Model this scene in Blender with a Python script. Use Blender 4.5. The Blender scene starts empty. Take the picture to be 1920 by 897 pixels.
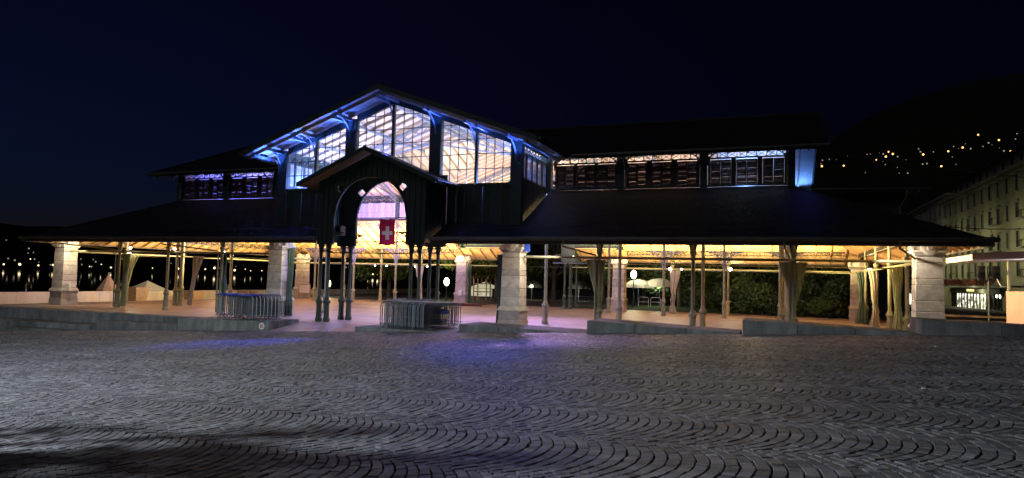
import bpy, math, random
import numpy as np
from mathutils import Vector, Matrix

# ------------------------------------------------------------------ camera, sky, sun, exposure
scene = bpy.context.scene
COL = scene.collection
random.seed(7)
rng = np.random.default_rng(7)
R = math.radians

CAM = Vector((17.3006, -28.1825, 2.2342))
cr = Vector((0.93187, 0.36191, 0.02509)); cu = Vector((-0.00233, -0.06321, 0.998)); cf = Vector((-0.36278, 0.93007, 0.05806))
cam_data = bpy.data.cameras.new('camera')
cam = bpy.data.objects.new('camera', cam_data); COL.objects.link(cam)
cam_data.sensor_width = 36.0
cam_data.lens = 1269.13 / 1920 * 36.0
cam_data.clip_start = 0.1; cam_data.clip_end = 20000
M4 = Matrix((cr, cu, -cf)).transposed().to_4x4(); M4.translation = CAM
cam.matrix_world = M4
scene.camera = cam

world = bpy.data.worlds.new('World'); scene.world = world; world.use_nodes = True
wn = world.node_tree.nodes; wl = world.node_tree.links
bg = wn['Background']
sky = wn.new('ShaderNodeTexSky'); sky.sky_type = 'NISHITA'; sky.sun_disc = False
SUN_EL, SUN_AZ = R(-3.2), R(-75)
sky.sun_elevation = SUN_EL; sky.sun_rotation = SUN_AZ
sky.air_density = 1.0; sky.dust_density = 0.2; sky.ozone_density = 5.0
wl.new(sky.outputs[0], bg.inputs[0]); bg.inputs[1].default_value = 0.08

sun_d = bpy.data.lights.new('town_glow_fill', 'SUN'); sun_d.energy = 0.11; sun_d.angle = R(25); sun_d.color = (0.95, 0.95, 1.0)  # added sun lamp lifting dark facade and roofs, stands for ambient town glow
sun_o = bpy.data.objects.new('town_glow_fill', sun_d); COL.objects.link(sun_o); sun_o.rotation_euler = (R(55), 0, R(-25))

vs = scene.view_settings
vs.view_transform = 'Standard'; vs.look = 'None'; vs.exposure = 0.0; vs.gamma = 1.0; vs.use_curve_mapping = False
scene.cycles.use_denoising = True
scene.cycles.max_bounces = 6; scene.cycles.diffuse_bounces = 3; scene.cycles.glossy_bounces = 3
scene.cycles.transparent_max_bounces = 12; scene.cycles.sample_clamp_indirect = 4.0; scene.cycles.sample_clamp_direct = 0

# ------------------------------------------------------------------ materials
def mat(name, col, rough=0.7, metal=0.0, var=0.25, scale=3.0, bump=0.0, bscale=30.0, spec=0.4, col2=None, stretch=(1, 1, 1), wave=None, tone=False, rand=0.0, pos=False, bdist=0.02):
    m = bpy.data.materials.new(name); m.use_nodes = True
    nt = m.node_tree; n = nt.nodes; l = nt.links
    b = n['Principled BSDF']
    b.inputs['Roughness'].default_value = rough; b.inputs['Metallic'].default_value = metal
    b.inputs['Specular IOR Level'].default_value = spec
    tc = n.new('ShaderNodeTexCoord'); mp = n.new('ShaderNodeMapping'); mp.inputs['Scale'].default_value = stretch
    geo_ = n.new('ShaderNodeNewGeometry')
    l.new(geo_.outputs['Position'] if pos else tc.outputs['Object'], mp.inputs[0])
    nz = n.new('ShaderNodeTexNoise'); nz.inputs['Scale'].default_value = scale; nz.inputs['Detail'].default_value = 6; nz.inputs['Roughness'].default_value = 0.65
    l.new(mp.outputs[0], nz.inputs['Vector'])
    c2 = col2 or tuple(c * (1 - var) for c in col)
    rp = n.new('ShaderNodeValToRGB')
    rp.color_ramp.elements[0].position = 0.3; rp.color_ramp.elements[1].position = 0.7
    rp.color_ramp.elements[0].color = (*c2, 1); rp.color_ramp.elements[1].color = (*[min(1, c * (1 + var * .4)) for c in col], 1)
    l.new(nz.outputs[0], rp.inputs[0])
    out = rp.outputs[0]
    if wave:
        w = n.new('ShaderNodeTexWave'); w.bands_direction = wave[0]; w.inputs['Scale'].default_value = wave[1]; w.wave_profile = 'SAW'
        w.inputs['Distortion'].default_value = 0.0
        l.new(tc.outputs['Object'], w.inputs[0])
        r2 = n.new('ShaderNodeValToRGB'); r2.color_ramp.elements[0].position = 0.0; r2.color_ramp.elements[0].color = (wave[2],) * 3 + (1,)
        r2.color_ramp.elements[1].position = 0.08; r2.color_ramp.elements[1].color = (1, 1, 1, 1)
        l.new(w.outputs[1], r2.inputs[0])
        mx = n.new('ShaderNodeMix'); mx.data_type = 'RGBA'; mx.blend_type = 'MULTIPLY'; mx.inputs[0].default_value = 1
        l.new(out, mx.inputs[6]); l.new(r2.outputs[0], mx.inputs[7]); out = mx.outputs[2]
    if tone:
        at = n.new('ShaderNodeAttribute'); at.attribute_name = 'tone'
        mx = n.new('ShaderNodeMix'); mx.data_type = 'RGBA'; mx.blend_type = 'MULTIPLY'; mx.inputs[0].default_value = 1
        cb = n.new('ShaderNodeCombineColor')
        for i in range(3): l.new(at.outputs['Fac'], cb.inputs[i])
        l.new(out, mx.inputs[6]); l.new(cb.outputs[0], mx.inputs[7]); out = mx.outputs[2]
    if rand or pos:
        if rand: oi = n.new('ShaderNodeObjectInfo'); src = oi.outputs['Random']; lo, hi = 1 - rand, 1 + rand * .5
        else:
            pn = n.new('ShaderNodeTexNoise'); pn.inputs['Scale'].default_value = .45; pn.inputs['Detail'].default_value = 5; l.new(mp.outputs[0], pn.inputs['Vector']); src = pn.outputs[0]; lo, hi = .6, 1.7
        mr = n.new('ShaderNodeMapRange'); mr.inputs['To Min'].default_value = lo; mr.inputs['To Max'].default_value = hi; l.new(src, mr.inputs['Value'])
        cb2 = n.new('ShaderNodeCombineColor')
        for i in range(3): l.new(mr.outputs[0], cb2.inputs[i])
        mx = n.new('ShaderNodeMix'); mx.data_type = 'RGBA'; mx.blend_type = 'MULTIPLY'; mx.inputs[0].default_value = 1
        l.new(out, mx.inputs[6]); l.new(cb2.outputs[0], mx.inputs[7]); out = mx.outputs[2]
    l.new(out, b.inputs['Base Color'])
    if bump:
        nb = n.new('ShaderNodeTexNoise'); nb.inputs['Scale'].default_value = bscale; nb.inputs['Detail'].default_value = 5
        l.new(mp.outputs[0], nb.inputs['Vector'])
        bp = n.new('ShaderNodeBump'); bp.inputs['Strength'].default_value = bump; bp.inputs['Distance'].default_value = bdist
        l.new(nb.outputs[0], bp.inputs['Height']); l.new(bp.outputs[0], b.inputs['Normal'])
    return m

def emit(name, col, strength, sampling='AUTO'):
    m = bpy.data.materials.new(name); m.use_nodes = True
    n = m.node_tree.nodes; l = m.node_tree.links
    b = n['Principled BSDF']; b.inputs['Base Color'].default_value = (*[c * .6 for c in col], 1)
    b.inputs['Emission Color'].default_value = (*col, 1); b.inputs['Emission Strength'].default_value = strength
    m.cycles.emission_sampling = sampling
    return m

def glass(name, tint=(0.93, 0.96, 1.0), rough=0.02):
    m = bpy.data.materials.new(name); m.use_nodes = True
    n = m.node_tree.nodes; l = m.node_tree.links; n.clear()
    o = n.new('ShaderNodeOutputMaterial'); t = n.new('ShaderNodeBsdfTransparent'); g = n.new('ShaderNodeBsdfGlossy')
    t.inputs[0].default_value = (*tint, 1); g.inputs['Roughness'].default_value = rough
    f = n.new('ShaderNodeFresnel'); f.inputs[0].default_value = 1.45
    mx = n.new('ShaderNodeMixShader'); l.new(f.outputs[0], mx.inputs[0]); l.new(t.outputs[0], mx.inputs[1]); l.new(g.outputs[0], mx.inputs[2]); l.new(mx.outputs[0], o.inputs[0])
    return m

MT = dict(
    stone=mat('pillar_stone', (0.62, 0.59, 0.53), 0.85, var=.42, scale=2.6, bump=.6, bscale=22, rand=.28),
    stone_base=mat('plinth_stone', (0.40, 0.37, 0.34), 0.9, var=.3, scale=2.5, bump=.5, bscale=25),
    iron=mat('grey_green_iron', (0.25, 0.255, 0.15), 0.5, var=.2, scale=5, bump=.15, bscale=40),
    iron_dark=mat('dark_green_iron', (0.045, 0.070, 0.052), 0.5, var=.25, scale=4, bump=.15, bscale=40),
    iron_light=mat('pale_truss_iron', (0.26, 0.30, 0.34), 0.5, var=.15, scale=5),
    green=mat('green_boards', (0.042, 0.075, 0.052), 0.6, var=.35, scale=2.5, bump=.3, bscale=18, stretch=(6, 6, 1), rand=.3),
    tile=mat('slate_tiles', (0.036, 0.032, 0.032), 0.6, var=.5, scale=2.5, bump=1.0, bscale=7, spec=.4, wave=('Z', 1.6, .4), bdist=.05),
    ceil_low=mat('aisle_ceiling_wood', (0.56, 0.38, 0.18), 0.65, var=.35, scale=2.0, stretch=(1, 1, 1), bump=.1),
    ceil_up=mat('hall_ceiling_wood', (0.68, 0.59, 0.48), 0.65, var=.22, scale=2.0, bump=.1),
    rafter=mat('rafter_wood', (0.38, 0.23, 0.11), 0.7, var=.3, scale=3),
    rafter_up=mat('upper_rafter_wood', (0.50, 0.38, 0.25), 0.7, var=.25, scale=3),
    shutter=mat('shutter_wood', (0.075, 0.05, 0.045), 0.6, var=.3, scale=4),
    shutter_lit=mat('pale_lit_shutter', (0.55, 0.50, 0.46), 0.6, var=.2, scale=4),  # shutter wood with strong inside light put into its pale colour
    gutter=mat('zinc_gutter', (0.13, 0.13, 0.115), 0.45, .6, var=.3, scale=2),
    fascia=mat('brown_fascia', (0.10, 0.075, 0.05), .7, var=.3, scale=3),
    girder=mat('brown_iron', (0.045, 0.036, 0.022), .55, var=.2, scale=4),
    floor=mat('hall_floor', (0.34, 0.265, 0.23), 0.45, var=.32, scale=.8, bump=.15, bscale=12, spec=.45),
    concrete=mat('kerb_concrete', (0.21, 0.23, 0.225), 0.88, var=.55, scale=2.2, bump=.5, bscale=22, stretch=(1, 1, .35), rand=.3),
    cobble=mat('granite_cobble', (0.148, 0.152, 0.162), 0.60, var=.38, scale=3.5, bump=.5, bscale=45, tone=True, spec=.5, pos=True),
    mortar=mat('joint_sand', (0.022, 0.020, 0.018), 0.95, var=.4, scale=7, bump=.5, bscale=40),
    canvas_g=mat('green_canvas', (0.30, 0.34, 0.18), 0.85, var=.2, scale=5, bump=.4, bscale=14),
    canvas_w=mat('pale_canvas', (0.40, 0.38, 0.31), 0.85, var=.15, scale=5, bump=.4, bscale=14),
    canvas_d=mat('dark_green_canvas', (0.055, 0.10, 0.075), 0.85, var=.3, scale=5, bump=.4, bscale=14),
    steel=mat('galvanised_steel', (0.23, 0.27, 0.29), 0.45, .25, var=.25, scale=8),
    steel_d=mat('dull_steel', (0.10, 0.12, 0.13), 0.5, .25, var=.3, scale=8),
    blue_plastic=mat('blue_sheet', (0.03, 0.06, 0.45), .55, var=.2, scale=4),
    white=mat('white_paint', (0.78, 0.78, 0.76), .6, var=.08, scale=4),
    black=mat('black_plastic', (0.02, 0.02, 0.022), .5, var=.2, scale=5),
    red=mat('flag_red', (0.62, 0.02, 0.11), .75, var=.1, scale=5),
    flagblue=mat('banner_blue', (0.03, 0.10, 0.62), .75, var=.1, scale=5),
    wood=mat('weathered_wood', (0.30, 0.20, 0.12), .8, var=.4, scale=3, stretch=(1, 1, 6)),
    redwood=mat('dark_red_boards', (0.10, 0.03, 0.028), .7, var=.3, scale=4),
    leaf=mat('dark_leaves', (0.055, 0.082, 0.024), .55, var=.5, scale=1.2),
    leaf2=mat('mid_leaves', (0.085, 0.12, 0.032), .55, var=.45, scale=1.2),
    bark=mat('bark', (0.07, 0.055, 0.04), .9, var=.4, scale=6, bump=.8, bscale=14),
    grass=mat('lawn_grass', (0.05, 0.08, 0.022), .9, var=.5, scale=1.5, bump=.8, bscale=50),
    earth=mat('park_ground', (0.10, 0.085, 0.065), .95, var=.4, scale=1.0, bump=.6, bscale=20),
    asphalt=mat('asphalt', (0.05, 0.05, 0.05), .85, var=.3, scale=1.5, bump=.4, bscale=60),
    parapet=mat('parapet_concrete', (0.44, 0.37, 0.30), .85, var=.25, scale=.9, bump=.3, bscale=10, stretch=(1, 1, .3)),
    hill=mat('hill_forest', (0.018, 0.024, 0.014), 1, var=.5, scale=.02),
    wall_y=mat('ochre_plaster', (0.42, 0.38, 0.22), .9, var=.2, scale=.6),
    wall_y2=mat('cream_plaster', (0.52, 0.49, 0.36), .9, var=.15, scale=.6),
    trim=mat('stone_trim', (0.36, 0.34, 0.25), .85, var=.2, scale=1.5),
    shutter_b=mat('window_shutter_dark', (0.05, 0.05, 0.035), .7, var=.3, scale=4),
    winglass=mat('dark_window', (0.02, 0.02, 0.02), .1, var=.1, spec=.6),
    pink=mat('pink_plaster', (0.55, 0.36, 0.32), .8, var=.15, scale=1.2, bump=.2),
    tent=mat('white_tent_cloth', (0.75, 0.74, 0.72), .8, var=.06, scale=2),
    geranium=mat('balcony_flowers', (0.22, 0.05, 0.025), .8, var=.6, scale=3),
    cable=mat('black_cable', (0.10, 0.10, 0.09), .6, var=.1),
    glass=glass('window_glass'),
)
# water
mw = bpy.data.materials.new('lake_water'); mw.use_nodes = True
_n = mw.node_tree.nodes; _l = mw.node_tree.links; _b = _n['Principled BSDF']
_b.inputs['Base Color'].default_value = (0.004, 0.008, 0.014, 1); _b.inputs['Roughness'].default_value = 0.035; _b.inputs['IOR'].default_value = 1.33
_tc = _n.new('ShaderNodeTexCoord'); _nz = _n.new('ShaderNodeTexNoise'); _nz.inputs['Scale'].default_value = .25; _nz.inputs['Detail'].default_value = 4
_bp = _n.new('ShaderNodeBump'); _bp.inputs['Strength'].default_value = .009; _bp.inputs['Distance'].default_value = .4
_l.new(_tc.outputs['Object'], _nz.inputs['Vector']); _l.new(_nz.outputs[0], _bp.inputs['Height']); _l.new(_bp.outputs[0], _b.inputs['Normal'])
MT['water'] = mw
MT['e_flood'] = emit('flood_glow', (1.0, 0.93, 0.70), 60, 'NONE')
MT['e_small'] = emit('spot_glow', (1.0, 0.90, 0.62), 14, 'NONE')
MT['e_globe'] = emit('globe_glow', (1.0, 0.93, 0.55), 9, 'NONE')
MT['e_shore'] = emit('shore_light', (1.0, 0.78, 0.42), 2.4, 'NONE')
MT['e_shore2'] = emit('shore_light_dim', (1.0, 0.85, 0.6), .35, 'NONE')
MT['e_hill'] = emit('hill_light', (1.0, 0.50, 0.14), 3.2, 'NONE')
MT['e_shop'] = emit('shop_interior', (1.0, 1.0, 0.82), 1.3, 'NONE')
MT['e_sign'] = emit('shop_sign', (1.0, 0.92, 0.35), 1.1, 'NONE')
MT['e_tube'] = emit('tube_light', (0.95, 1.0, 0.95), 4, 'NONE')
MT['e_blue'] = emit('blue_strip', (0.12, 0.28, 1.0), 7, 'NONE')
MT['e_tent'] = emit('lit_tent', (1.0, 0.95, 0.62), .42, 'NONE')

# ------------------------------------------------------------------ mesh helpers
class MB:
    def __init__(s): s.v = []; s.f = []
    def add(s, vs, fs):
        o = len(s.v); s.v += [tuple(p) for p in vs]; s.f += [tuple(i + o for i in f) for f in fs]; return s
    def box(s, x0, x1, y0, y1, z0, z1):
        return s.add([(x0, y0, z0), (x1, y0, z0), (x1, y1, z0), (x0, y1, z0), (x0, y0, z1), (x1, y0, z1), (x1, y1, z1), (x0, y1, z1)],
                     [(3, 2, 1, 0), (4, 5, 6, 7), (0, 1, 5, 4), (1, 2, 6, 5), (2, 3, 7, 6), (3, 0, 4, 7)])
    def frust(s, cx, cy, z0, z1, a0, b0, a1, b1):
        return s.add([(cx - a0, cy - b0, z0), (cx + a0, cy - b0, z0), (cx + a0, cy + b0, z0), (cx - a0, cy + b0, z0),
                      (cx - a1, cy - b1, z1), (cx + a1, cy - b1, z1), (cx + a1, cy + b1, z1), (cx - a1, cy + b1, z1)],
                     [(3, 2, 1, 0), (4, 5, 6, 7), (0, 1, 5, 4), (1, 2, 6, 5), (2, 3, 7, 6), (3, 0, 4, 7)])
    def block(s, x0, x1, y0, y1, z0, z1, c=.012):   # chamfered block
        L = [(z0, c), (z0 + c, 0), (z1 - c, 0), (z1, c)]
        o = len(s.v)
        for z, i in L:
            s.v += [(x0 + i, y0 + i, z), (x1 - i, y0 + i, z), (x1 - i, y1 - i, z), (x0 + i, y1 - i, z)]
        s.f.append((o + 3, o + 2, o + 1, o)); s.f.append((o + 12, o + 13, o + 14, o + 15))
        for k in range(3):
            for i in range(4):
                a = o + k * 4 + i; b = o + k * 4 + (i + 1) % 4
                s.f.append((a, b, b + 4, a + 4))
        return s
    def bar(s, p, q, w, h, up=(0, 0, 1)):
        p = Vector(p); q = Vector(q); d = (q - p).normalized(); up = Vector(up)
        a = d.cross(up)
        if a.length < 1e-4: a = d.cross(Vector((1, 0, 0)))
        a.normalize(); b = a.cross(d)
        a *= w / 2; b *= h / 2
        return s.add([p - a - b, p + a - b, p + a + b, p - a + b, q - a - b, q + a - b, q + a + b, q - a + b],
                     [(0, 1, 2, 3), (7, 6, 5, 4), (4, 5, 1, 0), (5, 6, 2, 1), (6, 7, 3, 2), (7, 4, 0, 3)])
    def tube(s, pts, r, n=8, caps=True):
        pts = [Vector(p) for p in pts]; o = len(s.v); k = len(pts)
        rs = r if isinstance(r, (list, tuple)) else [r] * k
        ref = None
        for i, p in enumerate(pts):
            d = (pts[min(i + 1, k - 1)] - pts[max(i - 1, 0)]).normalized()
            if ref is None:
                ref = d.cross(Vector((0, 0, 1)))
                if ref.length < .01: ref = d.cross(Vector((1, 0, 0)))
            a = (ref - d * ref.dot(d)).normalized(); ref = a; b = d.cross(a)
            for j in range(n):
                t = 2 * math.pi * j / n
                s.v.append(tuple(p + (a * math.cos(t) + b * math.sin(t)) * rs[i]))
        for i in range(k - 1):
            for j in range(n):
                x = o + i * n + j; y = o + i * n + (j + 1) % n
                s.f.append((x, y, y + n, x + n))
        if caps:
            s.f.append(tuple(o + j for j in reversed(range(n)))); s.f.append(tuple(o + (k - 1) * n + j for j in range(n)))
        return s
    def lathe(s, prof, n=12, c=(0, 0, 0), axis='z'):
        o = len(s.v); k = len(prof)
        for r, z in prof:
            for j in range(n):
                t = 2 * math.pi * (j + .5) / n
                a, b = r * math.cos(t), r * math.sin(t)
                P = (a, b, z) if axis == 'z' else ((a, z, b) if axis == 'y' else (z, a, b))
                s.v.append((P[0] + c[0], P[1] + c[1], P[2] + c[2]))
        for i in range(k - 1):
            for j in range(n):
                x = o + i * n + j; y = o + i * n + (j + 1) % n
                s.f.append((x, y, y + n, x + n) if axis != 'y' else (y, x, x + n, y + n))
        s.f.append(tuple(o + j for j in reversed(range(n)))); s.f.append(tuple(o + (k - 1) * n + j for j in range(n)))
        return s
    def prism(s, poly, vec):
        n = len(poly); o = len(s.v); vec = Vector(vec)
        s.v += [tuple(p) for p in poly] + [tuple(Vector(p) + vec) for p in poly]
        s.f.append(tuple(o + i for i in range(n))); s.f.append(tuple(o + n + i for i in reversed(range(n))))
        for i in range(n):
            j = (i + 1) % n; s.f.append((o + j, o + i, o + n + i, o + n + j))
        return s
    def mesh(s, name, m, smooth=False):
        me = bpy.data.meshes.new(name); me.from_pydata(s.v, [], s.f)
        if m is not None: me.materials.append(MT[m] if isinstance(m, str) else m)
        if smooth:
            me.polygons.foreach_set('use_smooth', [True] * len(me.polygons))
            try: me.set_sharp_from_angle(angle=R(40))
            except Exception: pass
        me.update(); return me
    def build(s, name, m, parent=None, smooth=False, loc=(0, 0, 0)):
        return obj(name, s.mesh(name, m, smooth), parent, loc)

def obj(name, me, parent=None, loc=(0, 0, 0), rz=0.0, scale=None):
    o = bpy.data.objects.new(name, me); COL.objects.link(o)
    o.parent = parent; o.location = loc
    if rz: o.rotation_euler = (0, 0, rz)
    if scale: o.scale = scale
    return o
def empty(name, loc=(0, 0, 0), parent=None, rz=0):
    o = bpy.data.objects.new(name, None); COL.objects.link(o); o.location = loc; o.parent = parent; o.rotation_euler = (0, 0, rz); o.empty_display_size = .2
    return o
def tag(o, label=None, cat=None, group=None, kind=None):
    if label: o['label'] = label
    if cat: o['category'] = cat
    if group: o['group'] = group
    if kind: o['kind'] = kind
    return o
def light(name, kind, loc, energy, color, size=.15, target=None, angle=120, blend=.6, parent=None):
    d = bpy.data.lights.new(name, kind); d.energy = energy; d.color = color
    if kind == 'SPOT': d.spot_size = R(angle); d.spot_blend = blend; d.shadow_soft_size = size
    elif kind == 'POINT': d.shadow_soft_size = size
    elif kind == 'AREA': d.size = size
    o = bpy.data.objects.new(name, d); COL.objects.link(o); o.location = loc
    if target is not None:
        o.rotation_euler = (Vector(target) - Vector(loc)).to_track_quat('-Z', 'Y').to_euler()
    return o
def arc(cx, cy, r, a0, a1, n):
    return [(cx + r * math.cos(a0 + (a1 - a0) * i / n), cy + r * math.sin(a0 + (a1 - a0) * i / n)) for i in range(n + 1)]

# ------------------------------------------------------------------ setting: ground sheets
def zg(u): return -0.14 + 0.046 * u
def sheet(name, pts, m):
    o = MB().add(pts, [tuple(range(len(pts)))]).build(name, m); o['kind'] = 'structure'; return o
square = sheet('square', [(-60, -90, zg(-60) - .021), (90, -90, zg(90) - .021), (90, -4.55, zg(90) - .021), (-60, -4.55, zg(-60) - .021)], 'mortar')
fl = MB()
fl.prism([(-3.05, -2.55, 0), (24.5, -2.55, 0), (24.5, 24.6, 0), (-24.5, 24.6, 0), (-24.5, -3.0, 0), (-3.05, -3.0, 0)], (0, 0, -1.6))
floor = fl.build('market_floor', 'floor'); floor['kind'] = 'structure'
for jv in (3.0, 7.0, 11.0, 15.0, 19.0):
    MB().box(-24.3, 24.3, jv, jv + .05, -.02, .004).build('joint_strip', 'stone_base', floor)
for ju in (-18.0, -12.2, -6.2, 0, 6.2, 12.2, 18.0):
    MB().box(ju, ju + .05, -2.3, 2.99, -.02, .0045).build('joint_strip', 'stone_base', floor)
ramp = MB().prism([(-3.05, -4.62, zg(-3) - .012), (1.3, -4.62, zg(1.3) - .012), (1.3, -2.5, .004), (-3.05, -2.5, .004)], (0, 0, -.5)).build('entrance_ramp', 'floor'); ramp['kind'] = 'structure'
sheet('park_ground', [(-30.2, 24.4, -.12), (45, 24.4, -.12), (75, 75, -.8), (75, 170, -1.2), (-30.2, 170, -.12)], 'earth')
# lawn on the rear right
lw = sheet('lawn', [(2.5, 29.5, -.10), (24, 29.5, -.10), (24, 44, -.10), (2.5, 44, -.10)], 'grass')
st = MB()
us = [24.48, 30, 40, 60, 90]
for i in range(4):
    a, b = us[i], us[i + 1]
    st.add([(a, -4.55, zg(a) - .03), (b, -4.55, zg(b) - .03), (b, 14, -.05), (a, 14, -.05)], [(0, 1, 2, 3)])
    st.add([(a, 14, -.05), (b, 14, -.05), (b, 160, -1.3), (a, 160, -1.3)], [(0, 1, 2, 3)])
street = st.build('street', 'asphalt'); street['kind'] = 'structure'
sheet('quay', [(-60, -4.55, -.95), (-24.4, -4.55, -.95), (-24.4, 60, -.45), (-60, 60, -.45)], 'earth')
lake = sheet('lake', [(-4000, -1500, -4.0), (-34, -1500, -4.0), (-34, 300, -4.0), (-34, 6000, -4.0), (-4000, 6000, -4.0)], 'water')

# ------------------------------------------------------------------ cobbles of the square
def cobbles():
    ang = R(-4.0); d = np.array([math.cos(ang), math.sin(ang)]); t_ = np.array([-math.sin(ang), math.cos(ang)])
    W = 1.72; RR = 1.10; PITCH = .128; LW = 1.655
    org = np.array([16.0, -21.9])
    V = []; tone = []; near = []
    th = math.asin(W / 2 / RR)
    arc_len = 2 * th * RR
    fr = np.array([cf.x, cf.y]); fr /= np.linalg.norm(fr); rt = np.array([fr[1], -fr[0]]); c0 = np.array([CAM.x, CAM.y])
    tanh = 960 / 1269.13
    quads = []
    for k in range(-3, 14):
        for j in range(-330, 110):
            s0 = j * PITCH + (k % 2) * PITCH * .5
            cpos = org + d * s0 + t_ * (k * LW)
            rel = cpos - c0; dep = rel @ fr; lat = rel @ rt
            if dep < 3.2 or abs(lat) > dep * tanh + 3.2 or cpos[1] > -3.6: continue
            n = int(round(arc_len / random.uniform(.118, .135)))
            cuts = np.linspace(-th, th, n + 1); cuts[1:-1] += rng.normal(0, .10 * 2 * th / n, n - 1)
            for i in range(n):
                gp = .0035 / RR
                a0, a1 = cuts[i] + gp, cuts[i + 1] - gp
                js = rng.normal(0, .003)
                pts = []
                for a, dd in ((a0, 1), (a1, 1), (a1, 0), (a0, 0)):
                    ca, sa = math.cos(a), math.sin(a)
                    dep_c = PITCH * ca
                    s = s0 + RR * ca - RR; t = RR * sa
                    if dd: off = dep_c - .0080 * ca - .001
                    else: off = .0080 * ca + .001
                    off += js + rng.normal(0, .0022)
                    P = org + d * (s - ca * off) + t_ * (t + k * LW - sa * off)
                    pts.append(P)
                quads.append(pts)
    Q = np.array(quads)                       # n,4,2
    cen = Q.mean(axis=1)
    ok = cen[:, 1] < -4.70
    Q = Q[ok]; cen = cen[ok]
    dist = np.linalg.norm(cen - c0, axis=1)
    # orientation: make counter-clockwise
    area = ((Q[:, 1, 0] - Q[:, 0, 0]) * (Q[:, 2, 1] - Q[:, 0, 1]) - (Q[:, 1, 1] - Q[:, 0, 1]) * (Q[:, 2, 0] - Q[:, 0, 0]))
    Q[area < 0] = Q[area < 0][:, ::-1]
    N = len(Q)
    tones = np.clip(rng.normal(1.0, .22, N), .5, 1.7)
    dz = rng.normal(0, .0026, N); tilt = rng.normal(0, .016, (N, 2))
    def geo(Qs, cs, dzs, tl, bev):
        n = len(Qs)
        def ring(f, zoff):
            xy = cs[:, None, :] + (Qs - cs[:, None, :]) * f
            z = zg(xy[:, :, 0]) + dzs[:, None] + zoff + ((xy - cs[:, None, :]) * tl[:, None, :]).sum(axis=2)
            return np.concatenate([xy, z[:, :, None]], axis=2)
        rings = [ring(1.0, -.03), ring(1.0, -.0035), ring(.94, 0.0)] if bev else [ring(1.0, -.03), ring(.96, 0.0)]
        v = np.stack(rings, axis=1)            # n,k,4,3
        k = len(rings)
        base = (np.arange(n) * k * 4)[:, None, None]
        fs = []
        for r in range(k - 1):
            for i in range(4):
                fs.append([r * 4 + i, r * 4 + (i + 1) % 4, r * 4 + 4 + (i + 1) % 4, r * 4 + 4 + i])
        fs.append([(k - 1) * 4 + i for i in range(4)])
        f = base + np.array(fs)[None]
        return v.reshape(-1, 3), f.reshape(-1, 4), len(fs)
    def to_mesh(name, v, f, tn):
        me = bpy.data.meshes.new(name)
        me.vertices.add(len(v)); me.vertices.foreach_set('co', v.astype(np.float32).ravel())
        me.loops.add(f.size); me.loops.foreach_set('vertex_index', f.astype(np.int32).ravel())
        me.polygons.add(len(f)); me.polygons.foreach_set('loop_start', np.arange(0, f.size, 4, dtype=np.int32)); me.polygons.foreach_set('loop_total', np.full(len(f), 4, dtype=np.int32))
        at = me.attributes.new('tone', 'FLOAT', 'FACE'); at.data.foreach_set('value', tn.astype(np.float32))
        me.materials.append(MT['cobble']); me.polygons.foreach_set('use_smooth', np.zeros(len(f), dtype=bool)); me.update(calc_edges=True); me.validate(); return me
    # in frame test for the 300 largest
    rel = cen - c0; dep = rel @ fr; lat = rel @ rt
    vis = (np.abs(lat) < dep * tanh * .995)
    H = CAM.z - zg(cen[:, 0])
    vis &= (H / dep * 1269 < 385)
    order = np.argsort(np.where(vis, dist, 1e9))[:300]
    sel = np.zeros(N, bool); sel[order] = True
    for i in order:
        v, f, nf = geo(Q[i:i + 1], cen[i:i + 1], dz[i:i + 1], tilt[i:i + 1], True)
        c3 = np.array([cen[i, 0], cen[i, 1], zg(cen[i, 0])])
        me = to_mesh('cobblestone', v - c3, f, np.full(nf, tones[i]))
        obj('cobblestone', me, square, tuple(c3))
    for bev, msk in ((True, (~sel) & (dist < 15)), (False, (~sel) & (dist >= 15))):
        v, f, nf = geo(Q[msk], cen[msk], dz[msk], tilt[msk], bev)
        o = obj('cobblestones', to_mesh('cobblestones', v, f, np.repeat(tones[msk], nf)), square); o['kind'] = 'stuff'
    return N
NC = cobbles()

# ------------------------------------------------------------------ kerbs and steps along the hall front
def kerb(name, u0, u1, v0, v1, top0, top1, label, bot=None, cap=False):
    z0 = (zg(u0) - .25) if bot is None else bot
    e = empty(name, (u0, v0, 0)); tag(e, label, 'kerb', 'concrete kerbs along the hall front')
    n = max(1, round((u1 - u0) / 1.9)); L = (u1 - u0) / n; dv = v1 - v0; rk_ = random.Random(int(u0 * 10))
    for i in range(n):
        a, b = L * i + (.005 if i else 0), L * (i + 1) - (.005 if i < n - 1 else 0)
        ta = top0 + (top1 - top0) * i / n; tb = top0 + (top1 - top0) * (i + 1) / n
        o1, o2 = rk_.uniform(-.006, .006), rk_.uniform(-.008, .008)
        mb = MB().add([(a, o2, z0), (b, o2, z0), (b, dv, z0), (a, dv, z0), (a, o2, ta + o1), (b, o2, tb + o1), (b, dv, tb + o1), (a, dv, ta + o1)],
                 [(3, 2, 1, 0), (4, 5, 6, 7), (0, 1, 5, 4), (1, 2, 6, 5), (2, 3, 7, 6), (3, 0, 4, 7)])
        o = mb.build('kerb_block', 'concrete', e)
        m = o.modifiers.new('bevel', 'BEVEL'); m.width = .014; m.segments = 2
    return e
kerb('concrete_kerb', -3.9 - 4.35, -3.06, -4.6, -2.62, .02, .12, 'long grey concrete kerb block carrying the stack of barriers with a blue sheet')
kerb('concrete_kerb', 1.31, 5.62, -4.6, -2.62, .12, .09, 'grey concrete kerb wedge carrying the larger stack of crowd barriers')
kerb('concrete_kerb', 6.0, 10.95, -4.6, -2.62, .44, .34, 'grey concrete kerb wedge in front of the stone pillar right of the porch')
kerb('concrete_kerb', 11.05, 16.2, -4.6, -2.62, .80, .62, 'grey concrete kerb wedge left of the dark one with gathered curtains behind')
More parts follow.
